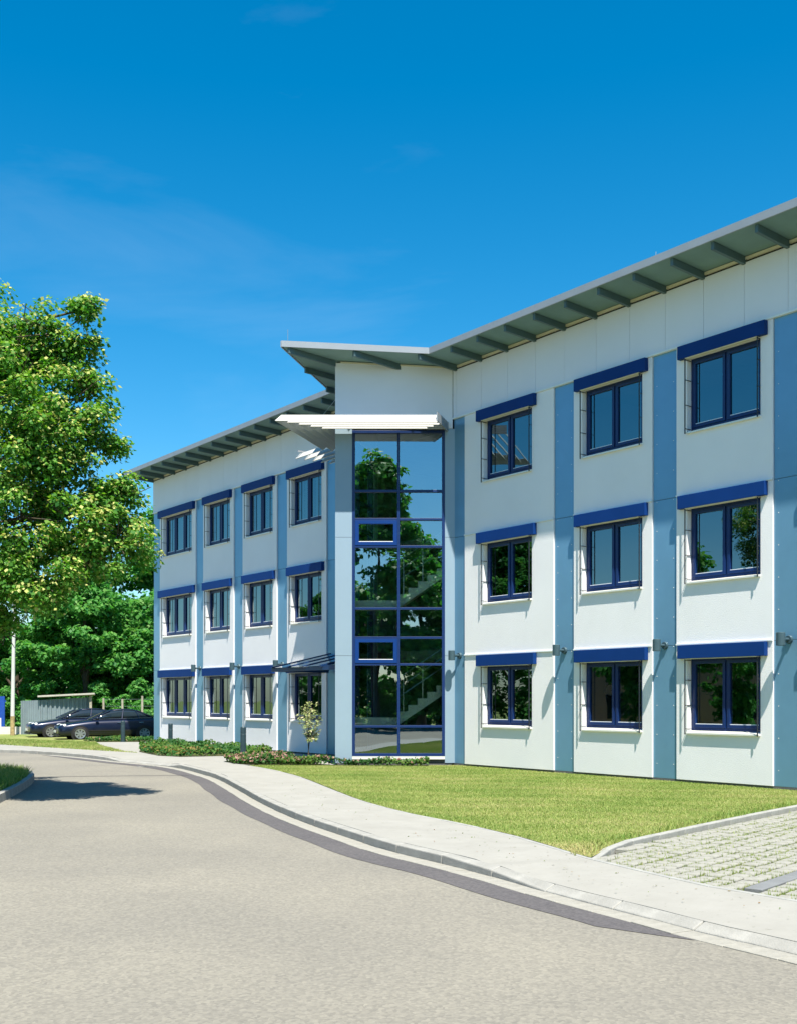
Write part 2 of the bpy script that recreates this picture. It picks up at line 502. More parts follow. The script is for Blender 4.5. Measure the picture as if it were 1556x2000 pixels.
ground = sheet('ground', [(-700, -300), (700, -300), (700, 1200), (-700, 1200)], -0.34, 'lawn')
tag(ground, 'wide green ground sheet under the whole site', None, None, 'structure')

road_poly = [tuple(p) for p in KL] + [(-40, -20), (10.5, -20)]
sheet('road', road_poly, Z_ROAD, 'asphalt', 'pale worn asphalt road curving to the left')

# darker repair strip beside the gutter
inner = offset_line(KL, 0.23)
d_inner = np.linalg.norm(inner - np.array((2.3, 8.35)), axis=1)
i0 = int(np.argmin(d_inner)); i1 = int(np.argmin(np.linalg.norm(KL - np.array((-11.5, 36.6)), axis=1)))
wv = 0.37 + 0.02 * np.sin(np.arange(len(KL)) * 0.17) + 0.012 * np.sin(np.arange(len(KL)) * 0.61 + 1)
taper = np.clip((np.arange(len(KL)) - i0) / 3.0, 0.0, 1) * np.clip((i1 - np.arange(len(KL))) / 12.0, 0.1, 1)
t_ = np.gradient(KL, axis=0); t_ /= np.linalg.norm(t_, axis=1, keepdims=True)
outer = KL + (0.23 + wv * taper)[:, None] * np.stack([-t_[:, 1], t_[:, 0]], 1)
strip = [tuple(p) for p in inner[i0:i1]] + [tuple(p) for p in outer[i0:i1][::-1]]
sheet('asphalt_patch', strip, Z_ROAD + 0.004, 'asphalt_dark', 'dark grey asphalt repair strip along the gutter')

# pavement body
def kerb_height(y):
    """dropped kerbs at the near parking entry and at the path to the door"""
    s = 0.118
    if y < 11.9: s = 0.118 - 0.088 * min(1, max(0, (11.9 - y) / 1.0))
    if 29.2 < y < 33.3:
        s = 0.118 - 0.085 * min(1, (y - 29.2) / 0.9, (33.3 - y) / 0.9)
    return s

def kerb_front(y):
    h = kerb_height(y); return Z_ROAD + (h - 0.012 if h > 0.09 else 0.016 + (h - 0.03) * 1.2)
def kerb_back(y):
    h = kerb_height(y); return Z_ROAD + (h + 0.002 if h > 0.09 else 0.075 + (h - 0.03) * 0.7)

# cross-section rows: kerb back, ramp, middle, rear edge; skirts down to the bed
BLr = BL[np.linspace(0, len(BL) - 1, 400).astype(int)]
fr = offset_line(KL, -0.113)
pv, pf = [], []
def nearest_back(p):
    return BL[int(np.argmin(np.linalg.norm(BL - p, axis=1)))]
prev = None
cols_ = []
bi = 0
for i_ in range(len(fr)):
    p = fr[i_]
    d_ = np.linalg.norm(BL[bi:bi + 40] - p, axis=1)
    bi = bi + int(np.argmin(d_)); bi = min(bi, len(BL) - 1)
    q = BL[bi]
    zf = min(kerb_back(KL[i_][1]) - 0.002, Z_WALK)
    cols_.append([(p, Z_ROAD - 0.1), (p, zf), (p + (q - p) * 0.45, Z_WALK - (Z_WALK - zf) * 0.25), (p + (q - p) * 0.7, Z_WALK), (q, Z_WALK), (q, Z_ROAD - 0.1)])
pv = [(c[0][0], c[0][1], c[1]) for col_ in cols_ for c in col_]
for i_ in range(len(cols_) - 1):
    for j_ in range(5):
        k_ = i_ * 6 + j_
        pf.append((k_, k_ + 6, k_ + 7, k_ + 1))
wo = MB().add(pv, pf).build('pavement', 'sidewalk')
tag(wo, 'light concrete pavement following the kerb', None, None, 'structure')

def stones_along(name, line, d0, d1, step, z_fn, z_bot, m, parent, gap, ymax, ymin=4.5, bevel=0.008, z_back=None):
    """Stones laid end to end along a line, each its own object."""
    n = max(1, int(round(step / 0.25)))
    a_, b_ = offset_line(line, d0), offset_line(line, d1)
    for k in range(0, len(line) - n, n):
        y = line[k][1]
        if y < ymin or y > ymax or line[k][0] < -16: continue
        p0, p1 = a_[k], a_[k + n]; q0, q1 = b_[k], b_[k + n]
        g = gap / np.linalg.norm(p1 - p0)
        p0, p1 = p0 + (p1 - p0) * g, p1 - (p1 - p0) * g
        q0, q1 = q0 + (q1 - q0) * g, q1 - (q1 - q0) * g
        h0, h1 = z_fn(line[k][1]), z_fn(line[k + n][1])
        zb_ = z_back or z_fn
        g0, g1 = zb_(line[k][1]), zb_(line[k + n][1])
        j = random.uniform(-0.003, 0.003)
        c = (p0 + p1 + q0 + q1) / 4
        loc = lambda p, z: (p[0] - c[0], p[1] - c[1], z)
        mb = MB().hexa([loc(p0, z_bot), loc(p1, z_bot), loc(q1, z_bot), loc(q0, z_bot)],
                       [loc(p0, h0 + j), loc(p1, h1 + j), loc(q1, g1 + j), loc(q0, g0 + j)])
        o = mb.build(name, m, parent, bevel=bevel)
        o.location = (c[0], c[1], 0)
stones_along('kerb_stone', KL, 0.0, -0.115, 1.0, kerb_front, Z_ROAD - 0.1, 'kerb', wo, 0.004, 40, z_back=kerb_back, bevel=0.012)
stones_along('gutter_stone', KL, 0.225, 0.006, 0.5, lambda y: Z_ROAD + 0.008, Z_ROAD - 0.1, 'gutter', wo, 0.004, 36, bevel=0.004)
stones_along('edging_stone', BL, -0.012, 0.055, 1.0, lambda y: Z_WALK + 0.006, Z_ROAD - 0.1, 'edging', wo, 0.003, 30)

# ------------------------------------------------------------------ building frame
ALPHA = math.atan(1623 / 2180)
O = Vector((7.095, 21.16, 0))
U = Vector((-math.sin(ALPHA), math.cos(ALPHA), 0))
NV = Vector((-math.cos(ALPHA), -math.sin(ALPHA), 0))
RZ = math.pi / 2 + ALPHA
def W(t, o, z=0.0): return O + U * t + NV * o + Vector((0, 0, z))
def Wxy(t, o): p = W(t, o); return (p.x, p.y)

B = empty('office_building', O, RZ)
tag(B, 'three storey white office building with blue columns, blue shutter boxes and glazed stair tower', 'office building')

FL = 3.06                       # storey pitch
LEDGE = [2.785, 5.845, 8.905]
SILL, HEAD = 0.985, 2.49
# bays: (t0, t1, panes)
bays = [(-6.50, -3.57, 2), (-3.57, -0.64, 2), (0.0, 2.30, 2), (2.94, 5.23, 2), (5.87, 9.08, 2),
        (15.5, 17.79, 2), (18.43, 20.70, 2), (21.33, 23.62, 2), (24.22, 27.28, 3)]
bays[0] = (-5.86, -3.57, 2); bays[1] = (-2.93, -0.64, 2)
cols = [(-6.50, -5.86), (-3.57, -2.93), (-0.64, 0.0), (2.30, 2.94), (5.23, 5.87), (9.08, 9.54), (14.87, 15.5), (17.79, 18.43),
        (20.70, 21.33), (23.62, 24.22), (27.28, 27.90)]

def column(t0, t1):
    zs = [0.0, 2.765, 5.825, 8.885]
    for k in range(3):
        MB().box(t0 + 0.004, t1 - 0.004, -0.24, -0.035, zs[k] + (0.004 if k else 0), zs[k + 1] - 0.004).build('column_panel', 'column_blue', B, bevel=0.004)
for c in cols: column(*c)
# rivet heads along the blue panels of the near wing
rv = MB().lathe([(0.011, 0.0), (0.010, 0.004), (0.004, 0.007)], 8).mesh('rivet'); rv.materials.append(M['sill_metal'])
for (t0, t1) in cols[2:5]:
    for tt in (t0 + 0.10, t1 - 0.10):
        for kz in range(14):
            z_ = 0.30 + kz * 0.61
            o_ = link_mesh('rivet', rv, None, B); o_.location = (tt, -0.036, z_); o_.rotation_euler = (-math.pi / 2, 0, 0)
# row of fixing screws on each blue panel is below pixel size; a thin dark reveal backs every joint
for (a, b_) in ((-6.5, 9.54), (14.87, 27.9)):
    for z in LEDGE:
        MB().box(a, b_, -0.235, -0.06, z - 0.026, z - 0.012).build('joint_backing', 'joint_dark', B)

def make_window(t0, t1, base, n, wing, floor):
    w = 1.75 if n == 2 else 2.42
    c = (t0 + t1) / 2
    a0, a1 = c - w / 2, c + w / 2
    z0, z1 = base + SILL, base + HEAD
    # white wall panel with its opening
    zb = 0.0 if floor == 0 else LEDGE[floor - 1] + 0.006
    zt = LEDGE[floor] - 0.03
    MB().ring(t0 + 0.003, t1 - 0.003, zb, zt, a0, a1, z0, z1, -0.22, 0.0).build('wall_panel', 'render_white', B, bevel=0.003)
    # frame is the window part; the rest hang below it
    f = MB()
    f.ring(a0 + 0.002, a1 - 0.002, z0 + 0.03, z1 - 0.002, a0 + 0.06, a1 - 0.06, z0 + 0.09, z1 - 0.06, -0.20, -0.13)
    cell = (w - 0.12) / n
    for k in range(1, n):
        x = a0 + 0.06 + cell * k
        f.box(x - 0.025, x + 0.025, -0.195, -0.135, z0 + 0.0905, z1 - 0.0605)
    fo = f.build('window', 'window_navy', B, bevel=0.004)
    for k in range(n):
        x0 = a0 + 0.06 + cell * k + (0.026 if k else 0.001)
        x1 = a0 + 0.06 + cell * (k + 1) - (0.026 if k < n - 1 else 0.001)
        y0, y1 = z0 + 0.091, z1 - 0.061
        MB().ring(x0, x1, y0, y1, x0 + 0.06, x1 - 0.06, y0 + 0.065, y1 - 0.06, -0.185, -0.108).build('sash', 'window_navy', fo, bevel=0.004)
        tilt = random.uniform(-0.002, 0.002); tz = random.uniform(-0.0015, 0.0015)
        g0, g1, h0, h1 = x0 + 0.056, x1 - 0.056, y0 + 0.061, y1 - 0.056
        p = MB().add([(g0, -0.15 - tilt, h0), (g1, -0.15 + tilt, h0), (g1, -0.15 + tilt + tz, h1), (g0, -0.15 - tilt + tz, h1)], [(0, 3, 2, 1)])
        p.build('pane', 'glass', fo, raw=True)
        MB().box(x0 + 0.061, x1 - 0.061, -0.149, -0.118, y0 + 0.0655, y0 + 0.08).build('glazing_bead', 'bead_sunlit', fo)  # pale bead; its white imitates the sunlit line along the sash bottom
    # sill
    MB().hexa([(a0 + 0.001, -0.13, z0 - 0.012), (a1 - 0.001, -0.13, z0 - 0.012), (a1 - 0.001, 0.055, z0 - 0.045), (a0 + 0.001, 0.055, z0 - 0.045)],
              [(a0 + 0.001, -0.13, z0 + 0.028), (a1 - 0.001, -0.13, z0 + 0.028), (a1 - 0.001, 0.055, z0 - 0.012), (a0 + 0.001, 0.055, z0 - 0.012)]).build('sill', 'sill_metal', fo)
    # shutter box
    bw = 1.04 if n == 2 else 1.50
    bz1 = LEDGE[floor] - 0.038
    MB().box(c - bw, c + bw, 0.002, 0.115, z1 - 0.012, bz1).build('shutter_box', 'frame_blue', fo, bevel=0.006)
    MB().box(a0 + 0.02, a1 - 0.02, 0.012, 0.10, z1 - 0.026, z1 - 0.0125).build('lit_lintel_strip', 'trim_cream', fo)  # cream strip stands in for bounce light on the opening's lintel
    # guide rails
    for s, x in ((-1, a1 - 0.012), (1, a0 + 0.012)):
        r = MB()
        r.box(x - 0.009, x + 0.009, 0.074, 0.092, z0 - 0.05, z1 - 0.027)
        for q in (0.04, 0.36, 0.7, 0.97):
            zz = z0 + (z1 - z0) * q
            r.box(x - 0.006, x + 0.006, -0.107, 0.074, zz - 0.006, zz + 0.006)
        r.build('guide_rail', 'rail_black', fo)
    # vertical blinds inside
    if wing == 'L' and floor >= 1 and not (floor == 1 and t0 < 16) or (wing == 'L' and n == 3):
        bl = MB()
        x = a0 + 0.08
        full = floor == 2 or n == 3
        while x < a1 - 0.08:
            if full or random.random() < 0.75:
                tw = random.uniform(-0.02, 0.02)
                bl.box(x, x + 0.085, -0.31 + tw, -0.305 + tw, z0 + 0.12, z1 - 0.05)
            x += random.choice((0.105, 0.105, 0.12, 0.20))
        bl.build('vertical_blind', 'blind', fo)

for i, (t0, t1, n) in enumerate(bays):
    for fl in range(3):
        make_window(t0, t1, FL * fl, n, 'R' if t1 < 10 else 'L', fl)
        # drip ledge above each wall panel
        z = LEDGE[fl]
        if fl < 2:
            MB().box(t0 + 0.002, t1 - 0.002, -0.05, 0.028, z - 0.028, z + 0.004).build('drip_ledge', 'ledge_white', B, bevel=0.003)

for (a, b_) in ((-6.5, 9.54), (14.87, 27.9)):
    MB().box(a, b_, -0.05, 0.034, LEDGE[2] - 0.028, LEDGE[2] + 0.010).build('drip_ledge', 'ledge_white', B, bevel=0.003)
    MB().box(a + 0.01, b_ - 0.01, -0.3, -0.035, -0.34, -0.003).build('plinth', 'plinth', B)

# fascia panels below the eaves, joints line up with the roof beams
PJ = 0.973
joints = [-0.328 + PJ * k for k in range(-7, 30)]
ROOF_S = 0.06
def roof_z(o): return 10.25 + ROOF_S * o
FTOP = 10.135
def fascia(t0, t1):
    MB().box(t0 + 0.003, t1 - 0.003, -0.2, 0.0, LEDGE[2] + 0.012, FTOP).build('fascia_panel', 'fascia_white', B, bevel=0.003)
js = sorted(joints)
segs = []
for a, b_ in zip(js[:-1], js[1:]):
    if b_ <= 9.54 or a >= 13.15: segs.append((a, b_))
    elif a < 9.54 < b_: segs.append((a, 9.54))
    elif a < 13.15 < b_: segs.append((13.15, b_))
for a, b_ in segs: fascia(a, min(b_, 27.9))
for (a, b_) in ((-7.1, 9.54), (13.15, 27.88)):
    MB().box(a, b_, -0.2, -0.04, FTOP, FTOP + 0.045).build('shadow_gap', 'joint_dark', B)
    MB().box(a, b_, -0.2, 0.012, FTOP + 0.046, 10.236).build('top_trim', 'trim_cream', B)

# body of the building: end walls, rear wall, floors, partitions
TE = 27.9
MB().box(TE - 0.25, TE - 0.001, -12.0, -0.245, -0.34, 10.1).build('end_wall', 'render_white', B)
MB().box(-7.1, -6.85, -12.0, -0.245, -0.34, 10.1).build('end_wall', 'render_white', B)
MB().box(-6.84, TE - 0.26, -12.0, -11.8, -0.34, 9.4).build('rear_wall', 'render_white', B)
for z in (-0.04, 2.98, 6.04, 9.05):
    MB().box(-6.84, TE - 0.26, -11.79, -0.31, z - 0.28, z).build('floor_slab', 'inner_floor', B)
for k, z in enumerate((-0.039, 2.981, 6.041)):
    MB().box(-6.84, TE - 0.26, -4.7, -4.6, z, z + 2.7).build('corridor_wall', 'inner_wall', B)
    for t in (-3.25, 2.62, 5.55, 9.3, 15.2, 18.1, 21.0, 23.9):
        MB().box(t - 0.05, t + 0.05, -4.59, -0.32, z, z + 2.7).build('room_wall', 'inner_wall', B)

# roof
outline = [(-8.4, 1.02), (9.22, 1.02), (11.42, 3.98), (13.64, 1.02), (28.36, 1.02), (28.36, -12.8), (-8.4, -12.8)]
mb = MB()
quad_parts = [[(-8.4, 1.0), (9.23, 1.0), (9.23, -12.8), (-8.4, -12.8)], [(9.231, 1.0), (11.42, 3.95), (13.63, 1.0), (13.63, -12.8), (9.231, -12.8)], [(13.631, 1.0), (28.36, 1.0), (28.36, -12.8), (13.631, -12.8)]]
for q in quad_parts:
    mb.prism(q, lambda x, y: roof_z(y), lambda x, y: roof_z(y) + 0.13)
roof = mb.build('roof', 'soffit', B)
def eave(p, q):
    d = Vector((q[0] - p[0], q[1] - p[1])).normalized(); nn = Vector((d.y, -d.x))
    if nn.dot(Vector(((p[0] + q[0]) / 2 - 10, (p[1] + q[1]) / 2 + 5))) < 0: nn = -nn
    pts = [Vector(p), Vector(q), Vector(q) + nn * 0.03, Vector(p) + nn * 0.03]
    pts = [(v.x, v.y) for v in pts]
    MB().prism(pts, lambda x, y: roof_z(y) - 0.012, lambda x, y: roof_z(y) + 0.14).build('eave_fascia', 'roof_edge', roof)
for a, b_ in zip(outline[:5], outline[1:6]): eave(a, b_)
def roof_edge_at(t):
    if 9.22 < t < 11.42: return 1.02 + (t - 9.22) * 2.96 / 2.2
    if 11.42 <= t < 13.64: return 1.02 + (13.64 - t) * 2.96 / 2.22
    return 1.02
def wall_at(t):
    if 9.54 < t < 11.345: return (t - 9.54) * 2.426 / 1.805
    if 11.345 <= t < 13.15: return (13.15 - t) * 2.426 / 1.805
    return 0.0
for t in joints:
    o0, o1 = wall_at(t) - 0.05, roof_edge_at(t) - 0.05
    if abs(t - 11.35) < 0.08: o0 += 0.06
    tt = min(t, 27.86)
    zt = lambda o: roof_z(o) - 0.004
    MB().hexa([(tt - 0.035, o0, zt(o0) - 0.15), (tt + 0.035, o0, zt(o0) - 0.15), (tt + 0.035, o1, zt(o1) - 0.145), (tt - 0.035, o1, zt(o1) - 0.145)],
              [(tt - 0.035, o0, zt(o0)), (tt + 0.035, o0, zt(o0)), (tt + 0.035, o1, zt(o1)), (tt - 0.035, o1, zt(o1))]).build('roof_beam', 'beam_grey', roof)
MB().tube((2.5, 0.4, 10.4), (2.5, 0.4, 10.85), 0.008, n=6).build('lightning_rod', 'rail_steel', roof)
MB().tube((11.42, 3.8, 10.6), (11.42, 3.8, 10.95), 0.008, n=6).build('lightning_rod', 'rail_steel', roof)

# ------------------------------------------------------------------ stair tower
CT = (11.345, 2.426)
FW = math.hypot(1.805, 2.426)
EX, EY = 1.805 / FW, 2.426 / FW
def front(a, d, z): return (CT[0] - EX * a - EY * d, CT[1] - EY * a + EX * d, z)
def left(a, d, z): return (CT[0] + EX * a + EY * d, CT[1] - EY * a + EX * d, z)
GA0, GA1 = 0.435, 2.815           # glazed width on each face
TR = [0.183, 0.947, 2.551, 3.24, 3.995, 5.595, 6.30, 7.03, 8.595]
for face, fn in ((front, 'F'), (left, 'L')):
    # pier panels, storey by storey
    zz = [0.0, 2.775, 5.835, 8.64]
    for k in range(3):
        MB(face).add([(0.0, 0, zz[k] + 0.004), (GA0, 0, zz[k] + 0.004), (GA0, -0.16, zz[k] + 0.004), (0.12, -0.16, zz[k] + 0.004),
                      (0.0, 0, zz[k + 1] - 0.004), (GA0, 0, zz[k + 1] - 0.004), (GA0, -0.16, zz[k + 1] - 0.004), (0.12, -0.16, zz[k + 1] - 0.004)],
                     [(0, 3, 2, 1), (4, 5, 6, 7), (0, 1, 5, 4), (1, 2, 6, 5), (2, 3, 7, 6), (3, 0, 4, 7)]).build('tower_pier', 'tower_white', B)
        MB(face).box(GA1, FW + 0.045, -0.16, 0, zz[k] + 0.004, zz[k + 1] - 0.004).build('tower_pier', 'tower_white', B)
    # upper wall
    MB(face).add([(0.0, 0, 8.645), (FW - 0.01, 0, 8.645), (FW - 0.01, -0.16, 8.645), (0.12, -0.16, 8.645),
                  (0.0, 0, roof_z(2.426) - 0.06), (FW - 0.01, 0, 10.19), (FW - 0.01, -0.16, 10.18), (0.12, -0.16, roof_z(2.3) - 0.06)],
                 [(0, 3, 2, 1), (4, 5, 6, 7), (0, 1, 5, 4), (1, 2, 6, 5), (2, 3, 7, 6), (3, 0, 4, 7)]).build('tower_upper_wall', 'fascia_white', B)
    MB(face).hexa([(0.14, -0.15, 10.30), (FW - 0.1, -0.15, 10.15), (FW - 0.1, 0.012, 10.195), (0.14, 0.012, 10.335)],
                  [(0.14, -0.15, 10.38), (FW - 0.1, -0.15, 10.235), (FW - 0.1, 0.012, 10.235), (0.14, 0.012, 10.37)]).build('tower_top_trim', 'trim_cream', B)
    MB(face).box(0.02, FW - 0.03, -0.15, -0.02, -0.34, -0.004).build('tower_plinth', 'plinth', B)
    MB(face).box(GA0 + 0.003, GA1 - 0.003, -0.14, 0.04, 0.10, 0.175).build('tower_sill', 'sill_metal', B)
    MB(face).box(GA0 + 0.003, GA1 - 0.003, -0.14, -0.035, 0.002, 0.098).build('tower_base', 'plinth', B)
    # curtain wall frame
    f = MB(face)
    f.box(GA0 + 0.001, GA0 + 0.075, -0.12, 0.012, 0.183, 8.60)
    f.box(GA1 - 0.075, GA1 - 0.001, -0.12, 0.012, 0.183, 8.60)
    mid = (GA0 + GA1) / 2
    f.box(mid - 0.03, mid + 0.03, -0.12, 0.014, 0.183, 8.60)
    for z in TR:
        h = 0.05 if z in (TR[0], TR[-1]) else 0.03
        z0, z1 = (z, z + 0.07) if z == TR[0] else ((z - 0.07, z) if z == TR[-1] else (z - h, z + h))
        f.box(GA0 + 0.0755, mid - 0.0305, -0.12, 0.010, z0, z1)
        f.box(mid + 0.0305, GA1 - 0.0755, -0.12, 0.010, z0, z1)
    cw = f.build('curtain_wall_frame', 'window_navy', B, bevel=0.003)
    for k in range(len(TR) - 1):
        z0, z1 = TR[k] + (0.071 if k == 0 else 0.031), TR[k + 1] - (0.071 if k == len(TR) - 2 else 0.031)
        for side, (x0, x1) in enumerate(((GA0 + 0.076, mid - 0.031), (mid + 0.031, GA1 - 0.076))):
            x0e, x1e = x0, x1
            if side == 0 and k in (2, 5):
                vf = MB(face).ring(x0 + 0.001, x1 - 0.001, z0, z1, x0 + 0.10, x1 - 0.10, z0 + 0.09, z1 - 0.09, -0.10, 0.022).build('vent_sash', 'frame_blue', cw, bevel=0.004)
                MB(face).box(x0 + 0.101, x1 - 0.101, -0.03, 0.016, z0 + 0.0905, z0 + 0.105).build('vent_bead', 'bead_sunlit', cw)
                x0e, x1e, z0e, z1e = x0 + 0.095, x1 - 0.095, z0 + 0.085, z1 - 0.085
            else: z0e, z1e = z0 - 0.004, z1 + 0.004
            tl = random.uniform(-0.0016, 0.0016); tz = random.uniform(-0.0016, 0.0016)
            MB(face).add([(x0e, -0.05 - tl, z0e), (x1e, -0.05 + tl, z0e), (x1e, -0.05 + tl + tz, z1e), (x0e, -0.05 - tl + tz, z1e)], [(0, 1, 2, 3) if fn == 'F' else (0, 3, 2, 1)]).build('pane', 'glass_tower', cw, raw=True)

# inside the tower: stairs seen through the glass
for fl in range(3):
    z = FL * fl
    if fl < 2:
        f = MB(front)
        # landing on the left, flight rising to the right
        f.box(0.50, 1.62, -1.30, -0.32, z + 0.97, z + 1.17)
        f.build('stair_landing', 'stair', B)
        g = MB(front)
        n = 7
        for s in range(n):
            a0 = 1.63 + 0.25 * s
            g.hexa([(a0, -1.2, z + 0.98 + 0.17 * s), (a0 + 0.25, -1.2, z + 0.98 + 0.17 * (s + 1)), (a0 + 0.25, -0.32, z + 0.98 + 0.17 * (s + 1)), (a0, -0.32, z + 0.98 + 0.17 * s)],
                   [(a0, -1.2, z + 1.33 + 0.17 * s), (a0 + 0.25, -1.2, z + 1.33 + 0.17 * s), (a0 + 0.25, -0.32, z + 1.33 + 0.17 * s), (a0, -0.32, z + 1.33 + 0.17 * s)])
        st = g.build('stair_flight', 'stair', B)
        h = MB(front)
        for dz in (0.5, 0.75, 1.0):
            h.tube((1.66, -0.36, z + 1.33 + dz - 0.1), (3.3, -0.36, z + 2.44 + dz - 0.1), 0.018, n=6)
        for s in range(0, 7, 2):
            h.tube((1.75 + 0.25 * s, -0.36, z + 1.33 + 0.17 * s), (1.75 + 0.25 * s, -0.36, z + 2.3 + 0.17 * s), 0.014, n=6)
        h.build('handrail', 'rail_steel', st)
    tri = [(9.75, -0.3), (11.345, 2.0), (12.95, -0.3)]
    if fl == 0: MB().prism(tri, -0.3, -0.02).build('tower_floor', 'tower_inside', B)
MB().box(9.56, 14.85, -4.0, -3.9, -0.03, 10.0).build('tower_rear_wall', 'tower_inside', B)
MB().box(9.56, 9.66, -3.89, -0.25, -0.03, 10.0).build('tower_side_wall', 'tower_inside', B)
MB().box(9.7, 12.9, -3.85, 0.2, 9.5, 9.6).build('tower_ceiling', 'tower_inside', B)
# entrance set in the wall beside the tower
dr = MB().ring(13.3, 14.86, 0.0, 2.76, 13.38, 14.78, 0.05, 2.5, -0.2, -0.1).build('entrance_door', 'frame_blue', B)
MB().box(14.05, 14.11, -0.19, -0.11, 0.051, 2.499).build('door_stile', 'frame_blue', dr)
MB().add([(13.38, -0.15, 0.05), (14.05, -0.15, 0.05), (14.05, -0.15, 2.5), (13.38, -0.15, 2.5)], [(0, 3, 2, 1)]).build('pane', 'glass', dr, raw=True)
MB().add([(14.11, -0.15, 0.05), (14.78, -0.15, 0.05), (14.78, -0.15, 2.5), (14.11, -0.15, 2.5)], [(0, 3, 2, 1)]).build('pane', 'glass', dr, raw=True)
MB().tube((14.0, -0.05, 0.8), (14.0, -0.05, 1.5), 0.016, n=8).build('door_handle', 'rail_steel', dr)
for fl in (1, 2):
    MB().box(13.16, 14.865, -0.22, 0.0, LEDGE[fl - 1] + 0.005, LEDGE[fl] - 0.03).build('wall_panel', 'render_white', B)

# ------------------------------------------------------------------ sun louvres round the tower head
ZL = 8.66
SEC = [(0.055, -0.085), (0.072, -0.078), (-0.042, 0.092), (-0.059, 0.085)]     # tilted blade: outer edge low
def blade(rails, m='louvre_white'):
    """rails: list of cross sections, each 4 points; lofted into one blade"""
    mb = MB()
    v = [p for r in rails for p in r]
    f = [(0, 1, 2, 3), tuple(4 * (len(rails) - 1) + k for k in (3, 2, 1, 0))]
    for i in range(len(rails) - 1):
        for k in range(4):
            f.append((4 * i + k, 4 * i + (k + 1) % 4, 4 * i + 4 + (k + 1) % 4, 4 * i + 4 + k))
    mb.add(v, f)
    return mb.build('louvre_blade', m, B)
for i in range(5):
    d = 1.0 - 0.205 * i
    blade([[front(-1.343 * (d + dd), d + dd, ZL + dz) for dd, dz in SEC], [front(2.885 - 0.308 * (d + dd), d + dd, ZL + dz) for dd, dz in SEC]])
    mitre = [left(-1.343 * (d + dd) + 0.006, d + dd, ZL + dz) for dd, dz in SEC]
    bend = [(13.15 + 0.23 * (d + dd) / 1.07, 1.5 * (d + dd) / 1.07, ZL + dz) for dd, dz in SEC]
    end = [(14.82, b_[1], b_[2]) for b_ in bend]
    blade([mitre, bend, end])
# carriers under the blades
def plate(p, q, th, z0, z1, name='louvre_bracket', m='roof_edge'):
    p, q = Vector(p), Vector(q); d = (q - p).normalized(); n_ = Vector((-d.y, d.x)) * th
    pts = [(p + n_), (q + n_), (q - n_), (p - n_)]
    MB().prism([(v.x, v.y) for v in pts], z0, z1).build(name, m, B)
fp = lambda a, d: front(a, d, 0)[:2]
lp = lambda a, d: left(a, d, 0)[:2]
plate(fp(2.895, 0.0), fp(2.575, 1.10), 0.012, ZL - 0.09, ZL + 0.14)
plate(lp(0.62, 0.0), lp(0.62, 1.0), 0.015, ZL + 0.10, ZL + 0.15)
plate((13.2, 0.0), (13.41, 1.5), 0.012, ZL + 0.10, ZL + 0.15)
plate((14.7, 0.0), (14.7, 1.5), 0.012, ZL + 0.10, ZL + 0.15)
# tie rods to the upper wall
for a in (0.62, 2.3):
    for fc in (left,):
        MB().tube(fc(a, 0.9, ZL + 0.16), fc(a, 0.0, ZL + 1.15), 0.006, n=6).build('tie_rod', 'louvre_white', B)

# ------------------------------------------------------------------ entrance canopy
def can_z(o): return 2.60 + 0.225 * (1.95 - o)
cg = MB()
cg.hexa([(11.82, 1.88, 2.44), (15.3, 1.88, 2.44), (15.3, 1.99, 2.44), (11.72, 1.99, 2.44)], [(11.82, 1.88, 2.57), (15.3, 1.88, 2.57), (15.3, 1.99, 2.57), (11.72, 1.99, 2.57)])
cn = cg.build('entrance_canopy', 'canopy_blue', B)
for t in (15.22, 14.36, 13.5, 12.64):
    ob = wall_at(t) + 0.03
    MB().hexa([(t - 0.035, ob, can_z(ob) - 0.10), (t + 0.035, ob, can_z(ob) - 0.10), (t + 0.035, 2.05, can_z(2.05) - 0.05), (t - 0.035, 2.05, can_z(2.05) - 0.05)],
              [(t - 0.035, ob, can_z(ob)), (t + 0.035, ob, can_z(ob)), (t + 0.035, 2.05, can_z(2.05)), (t - 0.035, 2.05, can_z(2.05))]).build('rafter', 'canopy_blue', cn)
for t0, t1 in ((14.40, 15.18), (13.54, 14.32), (12.68, 13.46)):
    a0, a1 = wall_at(t0) + 0.04, wall_at(t1) + 0.04
    MB().hexa([(t0, a0, can_z(a0) - 0.03), (t1, a1, can_z(a1) - 0.03), (t1, 2.1, can_z(2.1) - 0.03), (t0, 2.1, can_z(2.1) - 0.03)],
              [(t0, a0, can_z(a0) - 0.018), (t1, a1, can_z(a1) - 0.018), (t1, 2.1, can_z(2.1) - 0.018), (t0, 2.1, can_z(2.1) - 0.018)]).build('roof_pane', 'glass_roof', cn)
MB().box(13.2, 15.3, 0.036, 0.10, can_z(0.03) - 0.17, can_z(0.03) - 0.105).build('wall_rail', 'canopy_blue', cn)
MB().box(15.30, 15.36, 0.04, 1.99, 2.44, 2.54).build('side_rail', 'canopy_blue', cn)

